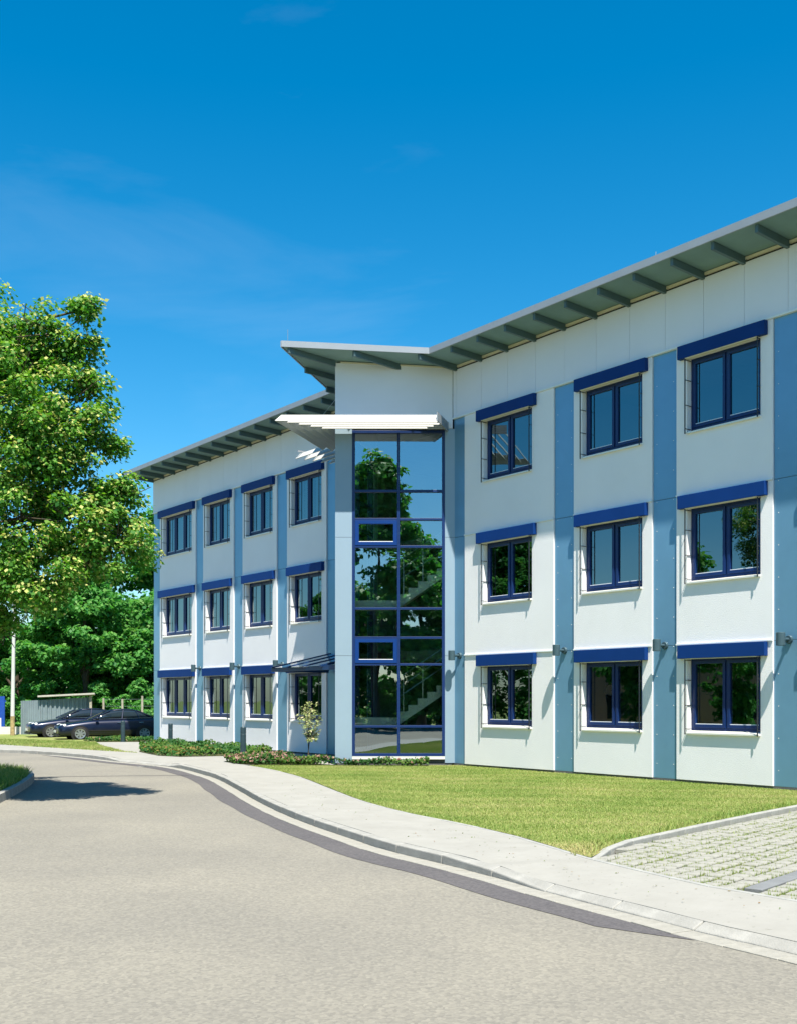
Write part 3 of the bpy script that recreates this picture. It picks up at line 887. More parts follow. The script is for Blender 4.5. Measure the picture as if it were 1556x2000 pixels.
# ------------------------------------------------------------------ wall lamps
lamp_specs = [(9.31, 'grey cylinder wall lamp on the blue column beside the stair tower'),
              (5.55, 'grey cylinder wall lamp on the column left of the ground-floor window with the clock'),
              (2.62, 'grey cylinder wall lamp on the column between the two ground-floor windows nearest the right edge'),
              (-0.33, 'grey cylinder wall lamp on the blue column at the right edge'),
              (18.11, 'grey cylinder wall lamp peeking over the left end of the blue entrance canopy'),
              (21.0, 'small grey cylinder wall lamp in the middle of the far wing'),
              (23.92, 'small grey cylinder wall lamp nearest the far end of the building')]
lamp_meshes = None
for t, lab in lamp_specs:
    lo = empty('wall_lamp', W(t, -0.034, 2.77), RZ)
    tag(lo, lab, 'wall lamp', 'cylinder wall lamps on the blue columns')
    if lamp_meshes is None:
        body = MB().lathe([(0.075, -0.125), (0.085, -0.12), (0.085, 0.118), (0.078, 0.125)], 20, (0, 0.27, 0)).mesh('lamp_body', False)
        arm = MB().tube((0, 0.02, 0), (0, 0.20, 0), 0.032, n=12).mesh('lamp_arm')
        rose = MB().tube((0, 0.0, 0), (0, 0.045, 0), 0.085, 0.07, n=18).mesh('lamp_rose')
        for m_, mm in ((body, 'lamp_grey'), (arm, 'lamp_grey'), (rose, 'lamp_grey')): m_.materials.append(M[mm])
        lamp_meshes = (body, arm, rose)
    for nm, me in zip(('shade', 'arm', 'wall_rose'), lamp_meshes): link_mesh(nm, me, None, lo)

# clock on the wall of a ground floor room, seen through the glass
ck = empty('wall_clock', W(5.49, -1.45, 1.86), RZ)
tag(ck, 'round dark-rimmed wall clock behind a ground-floor window', 'clock')
MB().tube((0, 0, 0), (-0.03, 0, 0), 0.17, n=28).build('rim', 'rail_black', ck)
MB().tube((-0.031, 0, 0), (-0.036, 0, 0), 0.135, n=28).build('dial', 'plate', ck)
MB().box(-0.04, -0.0365, -0.006, 0.006, 0, 0.10).build('hand', 'rail_black', ck)
MB().box(-0.04, -0.0365, -0.07, 0.0, -0.006, 0.006).build('hand', 'rail_black', ck)

# ------------------------------------------------------------------ lawn, path, beds, parking
lawn_edge = [tuple(p) for p in offset_line(BL, -0.05) if 12.05 < p[1] < 28.7]
pk_line = [(2.12, 11.98), (2.55, 12.95), (2.98, 13.55), (3.56, 14.3), (4.77, 15.8), (6.2, 17.5), (8.0, 19.66)]
lawn_poly = lawn_edge + [(-3.6, 28.72), (-1.0, 28.72), (0.8, 28.72)] + [Wxy(t, -0.1) for t in (9.3, 6, 3, 0, -1.95)] + [(x - 0.05, y + 0.05) for x, y in pk_line[::-1][1:]]
sheet('lawn', lawn_poly, Z_LAWN, 'lawn', 'mown lawn between the pavement and the building')

path_poly = [(-3.6, 28.73), (-4.05, 28.98), (-5.6, 31.58), (-8.0, 34.88), (-8.9, 36.2), (-10.9, 40.9), (-12.0, 44.2), (-9.6, 44.6)] + [Wxy(t, -0.1) for t in (27.7, 24, 20, 16, 13.3)] + [(-1.6, 29.0), (-1.0, 28.73)]
sheet('path', path_poly, Z_WALK - 0.002, 'sidewalk', 'light paved path to the entrance')
strip_poly = [tuple(p) for p in offset_line(BL, -0.05) if p[1] > 36.6] + [(-40, 70), (-20, 70), (-9, 46.5), (-9.6, 44.61), (-12.0, 44.21), (-10.9, 40.91)]
sheet('verge', strip_poly, Z_WALK - 0.012, 'lawn', 'grass verge before the parked cars')

def facade_back(t0, t1, o, n=8): return [Wxy(t0 + (t1 - t0) * k / n, o) for k in range(n + 1)]
bed1 = [(-8.9, 38.6), (-8.35, 36.0), (-7.2, 33.5), (-6.4, 32.9), (-5.2, 33.4), (-4.35, 33.9), (-3.9, 34.9)] + facade_back(19.0, 26.6, 0.30)
bed2 = [(-4.75, 30.4), (-4.3, 29.3), (-3.6, 28.74), (0.8, 28.3), (0.75, 28.62), (-1.7, 28.72), (-2.4, 29.6), (-3.2, 31.0), (-4.0, 31.5)]
bed3 = [(-12.8, 45.4), (-12.2, 44.5), (-11.0, 44.9), (-9.6, 44.7), (-9.2, 46.6), (-11, 46.8), (-12.6, 46.4)]

def ground_cover(name, poly, n, h, label, flower_fn, size=(0.05, 0.10), z=Z_WALK, ftint=(0.86, 1.0)):
    xs, ys = [p[0] for p in poly], [p[1] for p in poly]
    x = RNG.uniform(min(xs), max(xs), n * 4); y = RNG.uniform(min(ys), max(ys), n * 4)
    k = in_poly(x, y, poly); x, y = x[k][:n], y[k][:n]
    n = len(x)
    hh = h * (0.55 + 0.3 * np.sin(x * 3.1 + y * 1.7) * np.sin(y * 2.3 - x) + 0.25 * RNG.random(n))
    zz = z + hh * (RNG.random(n) ** 0.45)
    c = np.stack([x, y, zz], 1)
    nr = RNG.normal(0, 0.6, (n, 3)) + np.array((0, -0.25, 0.9))
    ax = RNG.normal(0, 1, (n, 3))
    L = RNG.uniform(*size, n)
    tint = np.clip(0.12 + 0.25 * RNG.random(n) + 0.28 * (np.sin(x * 2.2 + 1) * np.sin(y * 1.4) > 0.1), 0, 0.66)
    fl = flower_fn(x, y) * (zz > z + 0.6 * hh)
    isf = RNG.random(n) < fl
    tint = np.where(isf, RNG.uniform(*ftint, n), tint)
    me = quads_mesh(name, leaf_quads(c, nr, ax, L, L * 0.7), 'bed_leaf', tint)
    o = link_mesh(name, me); tag(o, label, 'plants', None, 'stuff')
    return o
sheet('planting_bed', bed1, Z_WALK + 0.012, 'soil', 'dark soil of the first planting bed', 'structure')
sheet('planting_bed', bed2, Z_WALK + 0.013, 'soil', 'dark soil of the second planting bed', 'structure')
sheet('planting_bed', bed3, Z_WALK + 0.012, 'soil', 'dark soil of the planting bed by the cars', 'structure')
ground_cover('ground_cover', bed1, 9000, 0.30, 'green and orange ground cover below the far wing windows', lambda x, y: np.where((y - 36) + (x + 8) * 0.9 < 0.0, 0.30, 0.03), (0.06, 0.13), ftint=(0.70, 0.84))
ground_cover('ground_cover', bed2, 8500, 0.28, 'pink flowering ground cover in front of the stair tower', lambda x, y: np.where(y > 28.55, 0.26, 0.05) + 0.14 * (x < -3.4), (0.05, 0.10))
ground_cover('ground_cover', bed3, 3000, 0.20, 'yellowish ground cover in front of the parked car', lambda x, y: 0.05 + 0 * x, (0.06, 0.12))

# lawn blades
def grass(name, poly, n, h, label, zbase, dry=0.15, wide=0.012):
    xs, ys = [p[0] for p in poly], [p[1] for p in poly]
    x = RNG.uniform(min(xs), max(xs), n * 4); y = RNG.uniform(min(ys), max(ys), n * 4)
    k = in_poly(x, y, poly); x, y = x[k][:n], y[k][:n]; n = len(x)
    a = RNG.uniform(0, 2 * np.pi, n)
    hh = h * RNG.uniform(0.5, 1.25, n)
    lean = RNG.normal(0, 0.55, (n, 2)) * hh[:, None]
    wx, wy = np.cos(a) * wide * 0.5, np.sin(a) * wide * 0.5
    p0 = np.stack([x - wx, y - wy, np.full(n, zbase)], 1); p1 = np.stack([x + wx, y + wy, np.full(n, zbase)], 1)
    p2 = np.stack([x + lean[:, 0], y + lean[:, 1], zbase + hh], 1)
    patch = 0.5 + 0.5 * np.sin(x * 1.3 + 0.8 * np.sin(y * 0.9)) * np.sin(y * 1.1 + np.sin(x * 0.7))
    tint = 0.22 + 0.35 * patch + RNG.normal(0, 0.2, n) + dry + 0.10 * np.sin(y * 5.3 + x * 0.9 + np.sin(x * 1.7))
    tint = tint + 0.5 * np.exp(-((x - 1.95) ** 2 / 0.25 + (y - 12.5) ** 2 / 0.35))
    tint = np.clip(tint, 0, 1)
    me = quads_mesh(name, np.stack([p0, p1, p2], 1).reshape(-1, 3), 'grass_blade', tint, 3)
    o = link_mesh(name, me); tag(o, label, 'grass', None, 'stuff'); return o
near = [p for p in lawn_poly]
grass('grass', near, 270000, 0.025, 'short mown grass blades covering the lawn', Z_LAWN, 0.12, 0.0095)
# ragged long grass along the parking kerb and the pavement corner
edge_poly = [(x - 0.08, y + 0.06) for x, y in pk_line] + [(x - 0.26, y + 0.20) for x, y in pk_line[::-1]]
grass('grass', edge_poly, 5000, 0.09, 'longer uncut grass along the parking kerb', Z_LAWN, -0.05, 0.014)
verge_poly = [(-16.5, 43.3), (-8.2, 35.3), (-8.9, 36.3), (-10.9, 40.9), (-12, 44.2), (-17, 47.5)]
grass('grass', verge_poly, 22000, 0.06, 'short grass on the verge before the cars', Z_WALK - 0.012, 0.1, 0.03)

# parking kerb
pkL, _ = smooth_line(pk_line, 0.25)
pk_root = sheet('parking_area', [(2.05, 11.9), (2.4, 11.0), (2.8, 10.2), (3.36, 9.42), (5.2, 6.6), (14, 6.6), (16, 14)] + [Wxy(-7.0, -0.1), Wxy(-1.95, -0.1)] + [(x, y) for x, y in pk_line[::-1][1:]],
                Z_WALK - 0.075, 'soil', 'soil bed of the grass-jointed parking area')
stones_along('kerb_stone', pkL, 0.0, 0.10, 0.75, lambda y: Z_LAWN + 0.02 + (0.0 if y > 13 else -0.035 * (13 - y)), -0.3, 'kerb', pk_root, 0.004, 40, bevel=0.012)
for o_ in list(pk_root.children):
    if o_.data.materials and o_.name.startswith('kerb_stone'):
        o_.data.materials.clear(); o_.data.materials.append(M['edging'])

# pavers with grassy joints
pdir = Vector((3.24, 3.9)).normalized(); pn = Vector((pdir.y, -pdir.x))
org = Vector((2.3, 12.15))
PLn, PWd, GP = 0.185, 0.160, 0.038
paver_meshes = []
for k in range(5):
    mb = MB()
    j = [random.uniform(-0.006, 0.006) for _ in range(8)]
    x, y = PLn / 2, PWd / 2
    top = [(-x + j[0], -y + j[1], 0), (x + j[2], -y + j[3], 0), (x + j[4], y + j[5], 0), (-x + j[6], y + j[7], 0)]
    mid_ = [(p[0] * 1.0, p[1] * 1.0, -0.012) for p in top]
    topi = [(p[0] * 0.9, p[1] * 0.9, 0.0) for p in top]
    bot = [(p[0], p[1], -0.08) for p in top]
    v = topi + mid_ + bot
    f = [(0, 1, 2, 3), (11, 10, 9, 8)]
    for r_ in (0, 4):
        for q in range(4): f.append((r_ + q, r_ + 4 + q, r_ + 4 + (q + 1) % 4, r_ + (q + 1) % 4))
    mb.add(v, f)
    me = mb.mesh('paver'); me.materials.append(M['paver']); paver_meshes.append(me)
ang = math.atan2(pdir.y, pdir.x)
cand = []
strip_row = 11
backL = offset_line(BL, 0.07)
pk_zone = [tuple(p) for p in backL if 6.9 < p[1] < 12.3] + [(x + 0.07, y - 0.06) for x, y in pk_line] + [Wxy(-2.1, 0.1), Wxy(-7, 0.1), (14, 7)]
rowy = 0.0
rows = []
for r_ in range(0, 46):
    wrow = PWd + GP
    if r_ in (strip_row, strip_row + 16): wrow = 0.20
    rows.append((rowy + wrow / 2, r_)); rowy += wrow
for (ry, r_) in rows:
    if r_ in (strip_row, strip_row + 16): continue
    for q in range(-22, 42):
        s = (q + (0.5 if r_ % 2 else 0.0)) * (PLn + GP)
        p = org + pdir * s + pn * (ry - 0.27)
        cand.append((p.x, p.y))
ca = np.array(cand)
ok = in_poly(ca[:, 0], ca[:, 1], pk_zone)
px = 778 + 2180 * ca[:, 0] / np.maximum(ca[:, 1], 1)
vis = ok & (px < 1600) & (ca[:, 1] > 6)
near_i = [i for i in np.argsort(ca[:, 1]) if vis[i]]
single = set(near_i[:300])
rest = MB()
for i in range(len(cand)):
    if not ok[i]: continue
    zj = Z_WALK - 0.012 + random.uniform(-0.006, 0.006)
    if i in single:
        o_ = link_mesh('paver', random.choice(paver_meshes), None, pk_root)
        o_.location = (cand[i][0], cand[i][1], zj); o_.rotation_euler = (random.uniform(-0.02, 0.02), random.uniform(-0.02, 0.02), ang + random.uniform(-0.03, 0.03))
    else:
        me = random.choice(paver_meshes); c_, s_ = math.cos(ang), math.sin(ang)
        rest.add([(cand[i][0] + c_ * v.co.x - s_ * v.co.y, cand[i][1] + s_ * v.co.x + c_ * v.co.y, zj + v.co.z) for v in me.vertices], [tuple(p.vertices) for p in me.polygons])
tag(rest.build('pavers', 'paver', pk_root), None, None, None, 'stuff')
for rr in (strip_row, strip_row + 16):
    ry = rows[rr][0] - 0.27
    for q in range(-8, 14):
        a_ = org + pdir * (q * 1.0) + pn * ry
        c_ = a_ + pdir * 0.495
        if not in_poly(np.array([c_.x]), np.array([c_.y]), pk_zone)[0]: continue
        mb = MB().box(0.0, 0.99, -0.085, 0.085, -0.08, 0.0)
        o_ = mb.build('marker_stone', 'strip_grey', pk_root, bevel=0.006); o_.location = (a_.x, a_.y, Z_WALK - 0.016); o_.rotation_euler = (0, 0, ang)
# joint grass: tufts only in the joints
jx, jy = [], []
for i in near_i:
    if cand[i][1] > 17: continue
    m_ = 60
    base = Vector(cand[i])
    for q in range(m_):
        if random.random() < 0.5: v = pdir * (PLn / 2 + GP / 2) + pn * random.uniform(-PWd / 2, PWd / 2)
        else: v = pn * (PWd / 2 + GP / 2) + pdir * random.uniform(-PLn / 2, PLn / 2)
        p = base + v
        if math.sin(p.x * 5.1) * math.sin(p.y * 4.3) + random.uniform(-0.9, 0.9) > -0.2: jx.append(p.x); jy.append(p.y)
jx, jy = np.array(jx), np.array(jy); n = len(jx)
hh = RNG.uniform(0.008, 0.03, n) * np.where(RNG.random(n) < 0.06, 2.2, 1)
zb = Z_WALK - 0.05
a = RNG.uniform(0, 6.28, n); ww = 0.007
le = RNG.normal(0, 0.5, (n, 2)) * hh[:, None]
P0 = np.stack([jx - np.cos(a) * ww, jy - np.sin(a) * ww, np.full(n, zb)], 1); P1 = np.stack([jx + np.cos(a) * ww, jy + np.sin(a) * ww, np.full(n, zb)], 1)
P2 = np.stack([jx + le[:, 0], jy + le[:, 1], zb + 0.03 + hh], 1)
tag(link_mesh('joint_grass', quads_mesh('joint_grass', np.stack([P0, P1, P2], 1).reshape(-1, 3), 'grass_blade', np.clip(RNG.normal(0.5, 0.2, n), 0, 1), 3), None, None), 'grass growing in the joints of the parking pavers', 'grass', None, 'stuff')

# ------------------------------------------------------------------ planted island at the left
isl = [(-6.0, -4), (-6.05, 5), (-6.2, 10), (-6.35, 14), (-6.75, 18), (-7.05, 20), (-7.55, 22.6), (-8.15, 25.0), (-8.75, 26.3), (-9.6, 27.1), (-11, 27.6), (-14, 28.2), (-20, 28.7), (-40, 29.2)]
ISL, _ = smooth_line(isl, 0.25)
isl_o = MB().prism([tuple(p) for p in offset_line(ISL, 0.10)] + [(-40, -4)], Z_ROAD - 0.1, Z_ROAD + 0.15)
io = isl_o.build('island', 'lawn'); tag(io, 'raised grassy island with kerb at the left edge', None, None, 'structure')
bmx = bmesh.new(); bmx.from_mesh(io.data); bmesh.ops.triangulate(bmx, faces=bmx.faces); bmx.to_mesh(io.data); bmx.free()
stones_along('kerb_stone', ISL, 0.0, 0.115, 1.0, lambda y: Z_ROAD + 0.16, Z_ROAD - 0.1, 'kerb', io, 0.004, 30, ymin=12)
isl_poly = [tuple(p) for p in offset_line(ISL, 0.12) if p[1] > 17 and p[0] > -14] + [(-14, 17)]
grass('grass', isl_poly, 22000, 0.16, 'tall grass on the island at the left edge', Z_ROAD + 0.15, -0.12, 0.03)

# ------------------------------------------------------------------ bollards
bol = None
for (x, y, h, lab) in ((-4.4, 31.7, 0.92, 'dark bollard light in pink flowers, nearest to the stair tower'),
                       (-8.12, 39.8, 0.84, 'dark bollard light in the ground cover below the triple window'),
                       (-11.0, 44.6, 0.84, 'dark bollard light standing in front of the parked car')):
    e = empty('bollard', (x, y, Z_WALK)); tag(e, lab, 'bollard', 'dark bollard lights along the path')
    MB().lathe([(0.082, 0), (0.082, h - 0.22), (0.078, h - 0.215), (0.078, h - 0.19), (0.082, h - 0.185), (0.082, h - 0.03), (0.070, h - 0.004), (0.02, h)], 20).build('post', 'bollard', e, smooth=False)
    MB().lathe([(0.0795, h - 0.212), (0.0795, h - 0.193)], 20).build('light_ring', 'lamp_grey', e)
    MB().lathe([(0.11, -0.01), (0.11, 0.012)], 20).build('base_plate', 'bollard', e)

# ------------------------------------------------------------------ trees
def branch_mesh(segs, n=8):
    mb = MB()
    for p0, p1, r0, r1 in segs: mb.tube(p0, p1, r0, r1, n, cap=False)
    return mb

def clump_leaves(clumps, per, leaf, bract=0.0, droop=0.5, flat=0.45, up=0.3):
    """clumps: (centre, radius). Leaves fill each clump, denser on its shell."""
    C, N, A, L, T = [], [], [], [], []
    for (c, r, out) in clumps:
        n = max(4, int(per * RNG.uniform(0.7, 1.3)))
        d = RNG.normal(0, 1, (n, 3)); d /= np.linalg.norm(d, axis=1, keepdims=True)
        rad = r * RNG.random(n) ** 0.4
        d[:, 2] = np.where(RNG.random(n) < up, np.abs(d[:, 2]), d[:, 2])
        p = d * rad[:, None]; p[:, 2] *= flat
        C.append(np.array(c) + p)
        nn = d * 0.5 + np.array((0, 0, 0.75)) + RNG.normal(0, 0.45, (n, 3))
        N.append(nn)
        ax = d * np.array((1, 1, 0.3)) + np.array((0, 0, -droop)) + RNG.normal(0, 0.3, (n, 3)) + np.array(out) * 0.6
        A.append(ax)
        L.append(RNG.uniform(*leaf, n))
        t = np.clip(RNG.normal(0.40, 0.16, n) + 0.28 * np.maximum(0, p[:, 2] / (r * flat + 1e-6)), 0, 0.72)  # leaves get paler towards the top of each clump
        isb = (RNG.random(n) < bract * (0.4 + 0.9 * (p[:, 2] > 0)) * RNG.uniform(0.2, 1.6)) & (rad > 0.5 * r)
        t = np.where(isb, RNG.uniform(0.8, 1.0, n), t)
        T.append(t)
    return np.concatenate(C), np.concatenate(N), np.concatenate(A), np.concatenate(L), np.concatenate(T)

def bough_clumps(boughs, trunk_top, seed=1):
    """Each bough ends in an uneven cloud of clumps (a lobe)."""
    rr = random.Random(seed)
    cl, segs = [], []
    for (ex, ey, ez, rad, k) in boughs:
        end = Vector((ex, ey, ez))
        for _ in range(k):
            while True:
                d = Vector((rr.uniform(-1, 1), rr.uniform(-1, 1), rr.uniform(-1, 1)))
                if 0.12 < d.length < 1: break
            if rr.random() < 0.22: d = d.normalized() * rr.uniform(1.0, 1.2)
            c = end + Vector((d.x * rad, d.y * rad, d.z * rad * 0.8))
            out = d.normalized()
            cl.append((tuple(c), rr.uniform(0.26, 0.46) * (0.75 + 0.25 * rad), (out.x, out.y, 0)))
        segs.append(end)
    return cl

# linden at the left: positions in metres, trunk off to the left of the picture
LT = Vector((-9.6, 19.8, Z_ROAD + 0.12))
boughs = []
def bg(px_, py_, Y, rad, k):
    boughs.append(((px_ - 778) / 2180 * Y, Y, 1.65 + (1366 - py_) / 2180 * Y, rad, k))
bg(40, 662, 19.6, 0.70, 22); bg(115, 650, 19.5, 0.56, 18); bg(-50, 630, 20, 0.85, 24); bg(150, 680, 19.8, 0.35, 7); bg(160, 605, 19.6, 0.30, 7)
bg(50, 725, 19.8, 0.6, 16); bg(-10, 700, 20.2, 0.8, 20); bg(85, 708, 19.7, 0.36, 8); bg(20, 780, 19.2, 0.9, 34); bg(90, 960, 20.0, 0.7, 18); bg(120, 800, 19.4, 0.75, 28); bg(172, 772, 19.6, 0.34, 8); bg(180, 858, 19.5, 0.46, 14); bg(60, 880, 19.0, 0.8, 28); bg(130, 905, 19.3, 0.5, 12)
bg(40, 1010, 19.0, 0.95, 36); bg(140, 1020, 19.3, 0.8, 30); bg(220, 985, 19.6, 0.55, 17); bg(228, 1060, 19.5, 0.56, 17); bg(180, 1105, 19.3, 0.6, 18)
bg(90, 1140, 19.0, 0.62, 20); bg(10, 1150, 18.8, 0.7, 24); bg(10, 1235, 19.4, 0.42, 9); bg(258, 1055, 19.5, 0.28, 5); bg(250, 965, 19.7, 0.26, 6); bg(-20, 920, 21, 0.9, 26)
for k in range(34):     # the rest of the crown, round the trunk
    a_ = RNG.uniform(0, 2 * math.pi); r_ = RNG.uniform(0.8, 3.9); z_ = RNG.uniform(3.4, 9.4)
    r_ *= 1.0 - 0.55 * max(0, (z_ - 5.5) / 4.2)
    bx_, by_ = LT.x + r_ * math.cos(a_), LT.y + r_ * math.sin(a_)
    if bx_ > -7.6: continue
    boughs.append((bx_, by_, z_, 0.85, 24))
cl = bough_clumps(boughs, None, 3)
lt = empty('linden_tree', LT); tag(lt, 'large leafy linden tree with pale yellow blossom filling the left edge', 'tree')
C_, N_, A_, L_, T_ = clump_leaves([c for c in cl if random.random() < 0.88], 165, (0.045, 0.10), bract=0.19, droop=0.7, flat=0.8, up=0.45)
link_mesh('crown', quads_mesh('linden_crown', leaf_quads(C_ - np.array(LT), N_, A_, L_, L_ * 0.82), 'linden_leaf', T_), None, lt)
segs = [((0, 0, -0.1), (0.1, 0, 1.6), 0.26, 0.21), ((0.1, 0, 1.6), (0.05, 0.1, 4.0), 0.21, 0.17), ((0.05, 0.1, 4.0), (0.2, 0, 6.5), 0.17, 0.11), ((0.2, 0, 6.5), (0.3, 0, 8.8), 0.11, 0.04)]
for (bx_, by_, bz_, rad, k) in boughs:
    e_ = Vector((bx_, by_, bz_)) - LT
    hb = max(1.5, min(7.5, e_.z - 0.35 * math.hypot(e_.x, e_.y)))
    st_ = Vector((0.1 + 0.02 * hb, 0.03, hb))
    midp = st_.lerp(e_, 0.55) + Vector((0, 0, 0.25))
    segs += [(st_, midp, 0.055, 0.035), (midp, e_, 0.035, 0.015)]
    for _ in range(9):
        q_ = e_ + Vector((random.uniform(-1, 1), random.uniform(-1, 1), random.uniform(-0.6, 0.7))) * rad * 1.15
        segs.append((e_, q_, 0.014, 0.006))
branch_mesh(segs, 6).build('trunk', 'bark', lt, smooth=True)

# broadleaf trees: one crown mesh per kind, copies turned and scaled
def make_crown(name, seed, H, Rr, lobes, per, leaf, m, zc=0.55, flat=0.6):
    global RNG
    keep = RNG; RNG = np.random.default_rng(seed)
    b_ = []
    for k in range(lobes):
        a_ = RNG.uniform(0, 2 * math.pi); u_ = RNG.random()
        zz = H * (0.10 + 0.90 * u_)
        prof = math.sin(min(1, (zz / H) * 1.05 + 0.12) * math.pi) ** 0.55
        r_ = Rr * prof * RNG.uniform(0.55, 1.0)
        b_.append((r_ * math.cos(a_), r_ * math.sin(a_), zz, Rr * RNG.uniform(0.16, 0.28), 13))
    cl_ = []
    rr = random.Random(seed)
    for (ex, ey, ez, rad, k) in b_:
        for _ in range(k):
            d = Vector((rr.gauss(0, 1), rr.gauss(0, 1), rr.gauss(0, 1))).normalized() * (rr.random() ** 0.5)
            cl_.append(((ex + d.x * rad, ey + d.y * rad, ez + d.z * rad * 0.75), rr.uniform(0.35, 0.6) * Rr / 4, (ex / Rr, ey / Rr, 0)))
    c, n_, a_, l_, t_ = clump_leaves(cl_, per, leaf, 0.0, 0.5, flat)
    me = quads_mesh(name, leaf_quads(c, n_, a_, l_, l_ * 0.85), m, t_)
    RNG = keep
    return me
maple_a = make_crown('maple_crown', 5, 11.0, 4.6, 70, 46, (0.15, 0.29), 'maple_leaf')
maple_b = make_crown('maple_crown', 9, 9.0, 4.2, 64, 46, (0.15, 0.29), 'maple_leaf')
bush_c = make_crown('bush_crown', 21, 3.2, 2.2, 40, 26, (0.10, 0.20), 'maple_leaf')
trunk_me = branch_mesh([((0, 0, 0), (0.1, 0, 2.2), 0.24, 0.18), ((0.1, 0, 2.2), (0, 0.1, 5.5), 0.18, 0.10), ((0.05, 0, 2.4), (1.6, 0.6, 5.0), 0.10, 0.04),
                        ((0.05, 0, 2.8), (-1.5, -0.4, 5.4), 0.10, 0.04), ((0, 0.1, 5.5), (0.2, 0, 8.5), 0.10, 0.03), ((0.05, 0, 3.2), (0.4, -1.6, 5.6), 0.09, 0.03)], 8).mesh('trunk', True)
trunk_me.materials.append(M['bark'])

def tree(name, crown, loc, sc, rz, lab, cat='tree', group=None, zoff=0.1, trunk=True):
    e = empty(name, loc, rz); e.scale = (sc, sc, sc)
    tag(e, lab, cat, group)
    c = link_mesh('crown', crown, None, e); c.location = (0, 0, zoff)
    if trunk: link_mesh('trunk', trunk_me, None, e)
    return e
tree('maple_tree', maple_a, (-13.4, 66, -0.3), 1.16, 0.4, 'tall green maple directly left of the building corner behind the fence', 'tree', 'maples behind the parked cars')
tree('maple_tree', maple_b, (-17.6, 63, -0.3), 1.05, 1.9, 'bright green maple behind the grey shed', 'tree', 'maples behind the parked cars')
tree('maple_tree', maple_a, (-22.5, 66, -0.3), 0.95, 3.0, 'green maple behind the street light pole', 'tree', 'maples behind the parked cars')
tree('maple_tree', maple_b, (-10.6, 69, -0.3), 1.3, 4.2, 'maple half hidden by the building corner', 'tree', 'maples behind the parked cars')
tree('maple_tree', maple_b, (-27.5, 68, -0.3), 1.1, 5.2, 'maple at the far left edge behind the blue gate', 'tree', 'maples behind the parked cars')
tree('maple_tree', maple_b, (-19.8, 72, -0.3), 1.15, 0.9, 'dark maple filling the gap between the front maples', 'tree', 'maples behind the parked cars')
tree('maple_tree', maple_a, (-15.2, 74, -0.3), 1.0, 2.3, 'maple in the second row behind the shed', 'tree', 'maples behind the parked cars')
for k, (x, y) in enumerate(((-10, 78), (-17, 79), (-24, 78), (-31, 76))):
    tree('hedge_shrub', bush_c, (x, y, -0.5), 2.6, 0.7 + k, ['tall dark thicket behind the maples by the building', 'tall thicket behind the maple above the shed', 'tall thicket behind the light pole', 'tall thicket at the far left edge'][k], 'shrub', 'thicket behind the maples', zoff=-0.3, trunk=False)
for k, x in enumerate((-13, -7.5, -2.5, 3, 8.5, 14)):
    tree('hedge_shrub', bush_c, (x, -23 + 0.6 * (k % 2), -0.4), 1.7, k * 1.1, ['dense hedge shrub across the road, farthest left of its row', 'dense hedge shrub across the road, second from the left', 'dense hedge shrub across the road, third from the left', 'dense hedge shrub across the road, third from the right', 'dense hedge shrub across the road, second from the right', 'dense hedge shrub across the road, farthest right of its row'][k], 'shrub', 'roadside hedge mirrored in the tower glass', zoff=-0.3, trunk=False)
# low hedge shrubs along the fence
for k, (x, y, s_) in enumerate(((-11.2, 58.5, 0.85), (-13.8, 59.4, 0.95), (-16.2, 60.2, 0.9), (-20.6, 58.8, 0.8), (-23.4, 60, 0.9), (-9.0, 58.5, 0.85), (-26, 61, 1.0))):
    tree('hedge_shrub', bush_c, (x, y, -0.3), s_, k * 1.3, ['dark hedge shrub beside the building corner', 'hedge shrub behind the roof of the parked car', 'hedge shrub beside the grey shed',
         'shrub in shade behind the light pole', 'shrub behind the blue gate', 'hedge shrub hidden by the building corner', 'shrub at the far left behind the low wall'][k], 'shrub', 'shrubs along the fence', zoff=-0.2, trunk=False)
# trees across the street (behind and left of the viewer, seen in the glass)
tree('maple_tree', maple_a, (-1.2, -9.5, -0.2), 1.38, 1.0, 'leafy street tree mirrored in the stair tower glass', 'tree', 'trees mirrored in the glass')
tree('maple_tree', maple_b, (4.8, -11.5, -0.2), 1.2, 2.6, 'smaller street tree mirrored low in the stair tower glass', 'tree', 'trees mirrored in the glass')
tree('maple_tree', maple_b, (-5.8, -12.5, -0.2), 1.25, 4.0, 'broad street tree mirrored at the left of the stair tower glass', 'tree', 'trees mirrored in the glass')
tree('maple_tree', maple_b, (1.4, -16.5, -0.2), 1.3, 5.3, 'street tree mirrored behind the others in the stair tower glass', 'tree', 'trees mirrored in the glass')
tree('maple_tree', maple_b, (-25, 24, -0.2), 0.95, 2.2, 'street tree mirrored in the right wing windows', 'tree', 'trees mirrored in the glass')
tree('maple_tree', maple_a, (-27, 33, -0.2), 0.9, 0.2, 'street tree mirrored in the ground-floor windows', 'tree', 'trees mirrored in the glass')
tree('maple_tree', maple_b, (-30, 43, -0.2), 1.0, 0.9, 'street tree mirrored in the far wing windows', 'tree', 'trees mirrored in the glass')
tree('maple_tree', maple_b, (-34, 14, -0.2), 0.9, 3.9, 'street tree mirrored at the edge of the right wing windows', 'tree', 'trees mirrored in the glass')
hs_ = empty('house', (-38, 22, -0.3), 0.1); tag(hs_, 'pale pink house across the street mirrored in the ground-floor window', 'house')
MB().box(-5, 5, -8, 8, 0, 5.2).build('wall', 'house_pink', hs_)
MB().add([(-5.4, -8.4, 5.2), (5.4, -8.4, 5.2), (5.4, 8.4, 5.2), (-5.4, 8.4, 5.2), (0, -8.4, 8.2), (0, 8.4, 8.2)], [(0, 1, 4), (2, 3, 5), (1, 2, 5, 4), (3, 0, 4, 5), (0, 3, 2, 1)]).build('roof', 'roof_tile', hs_)
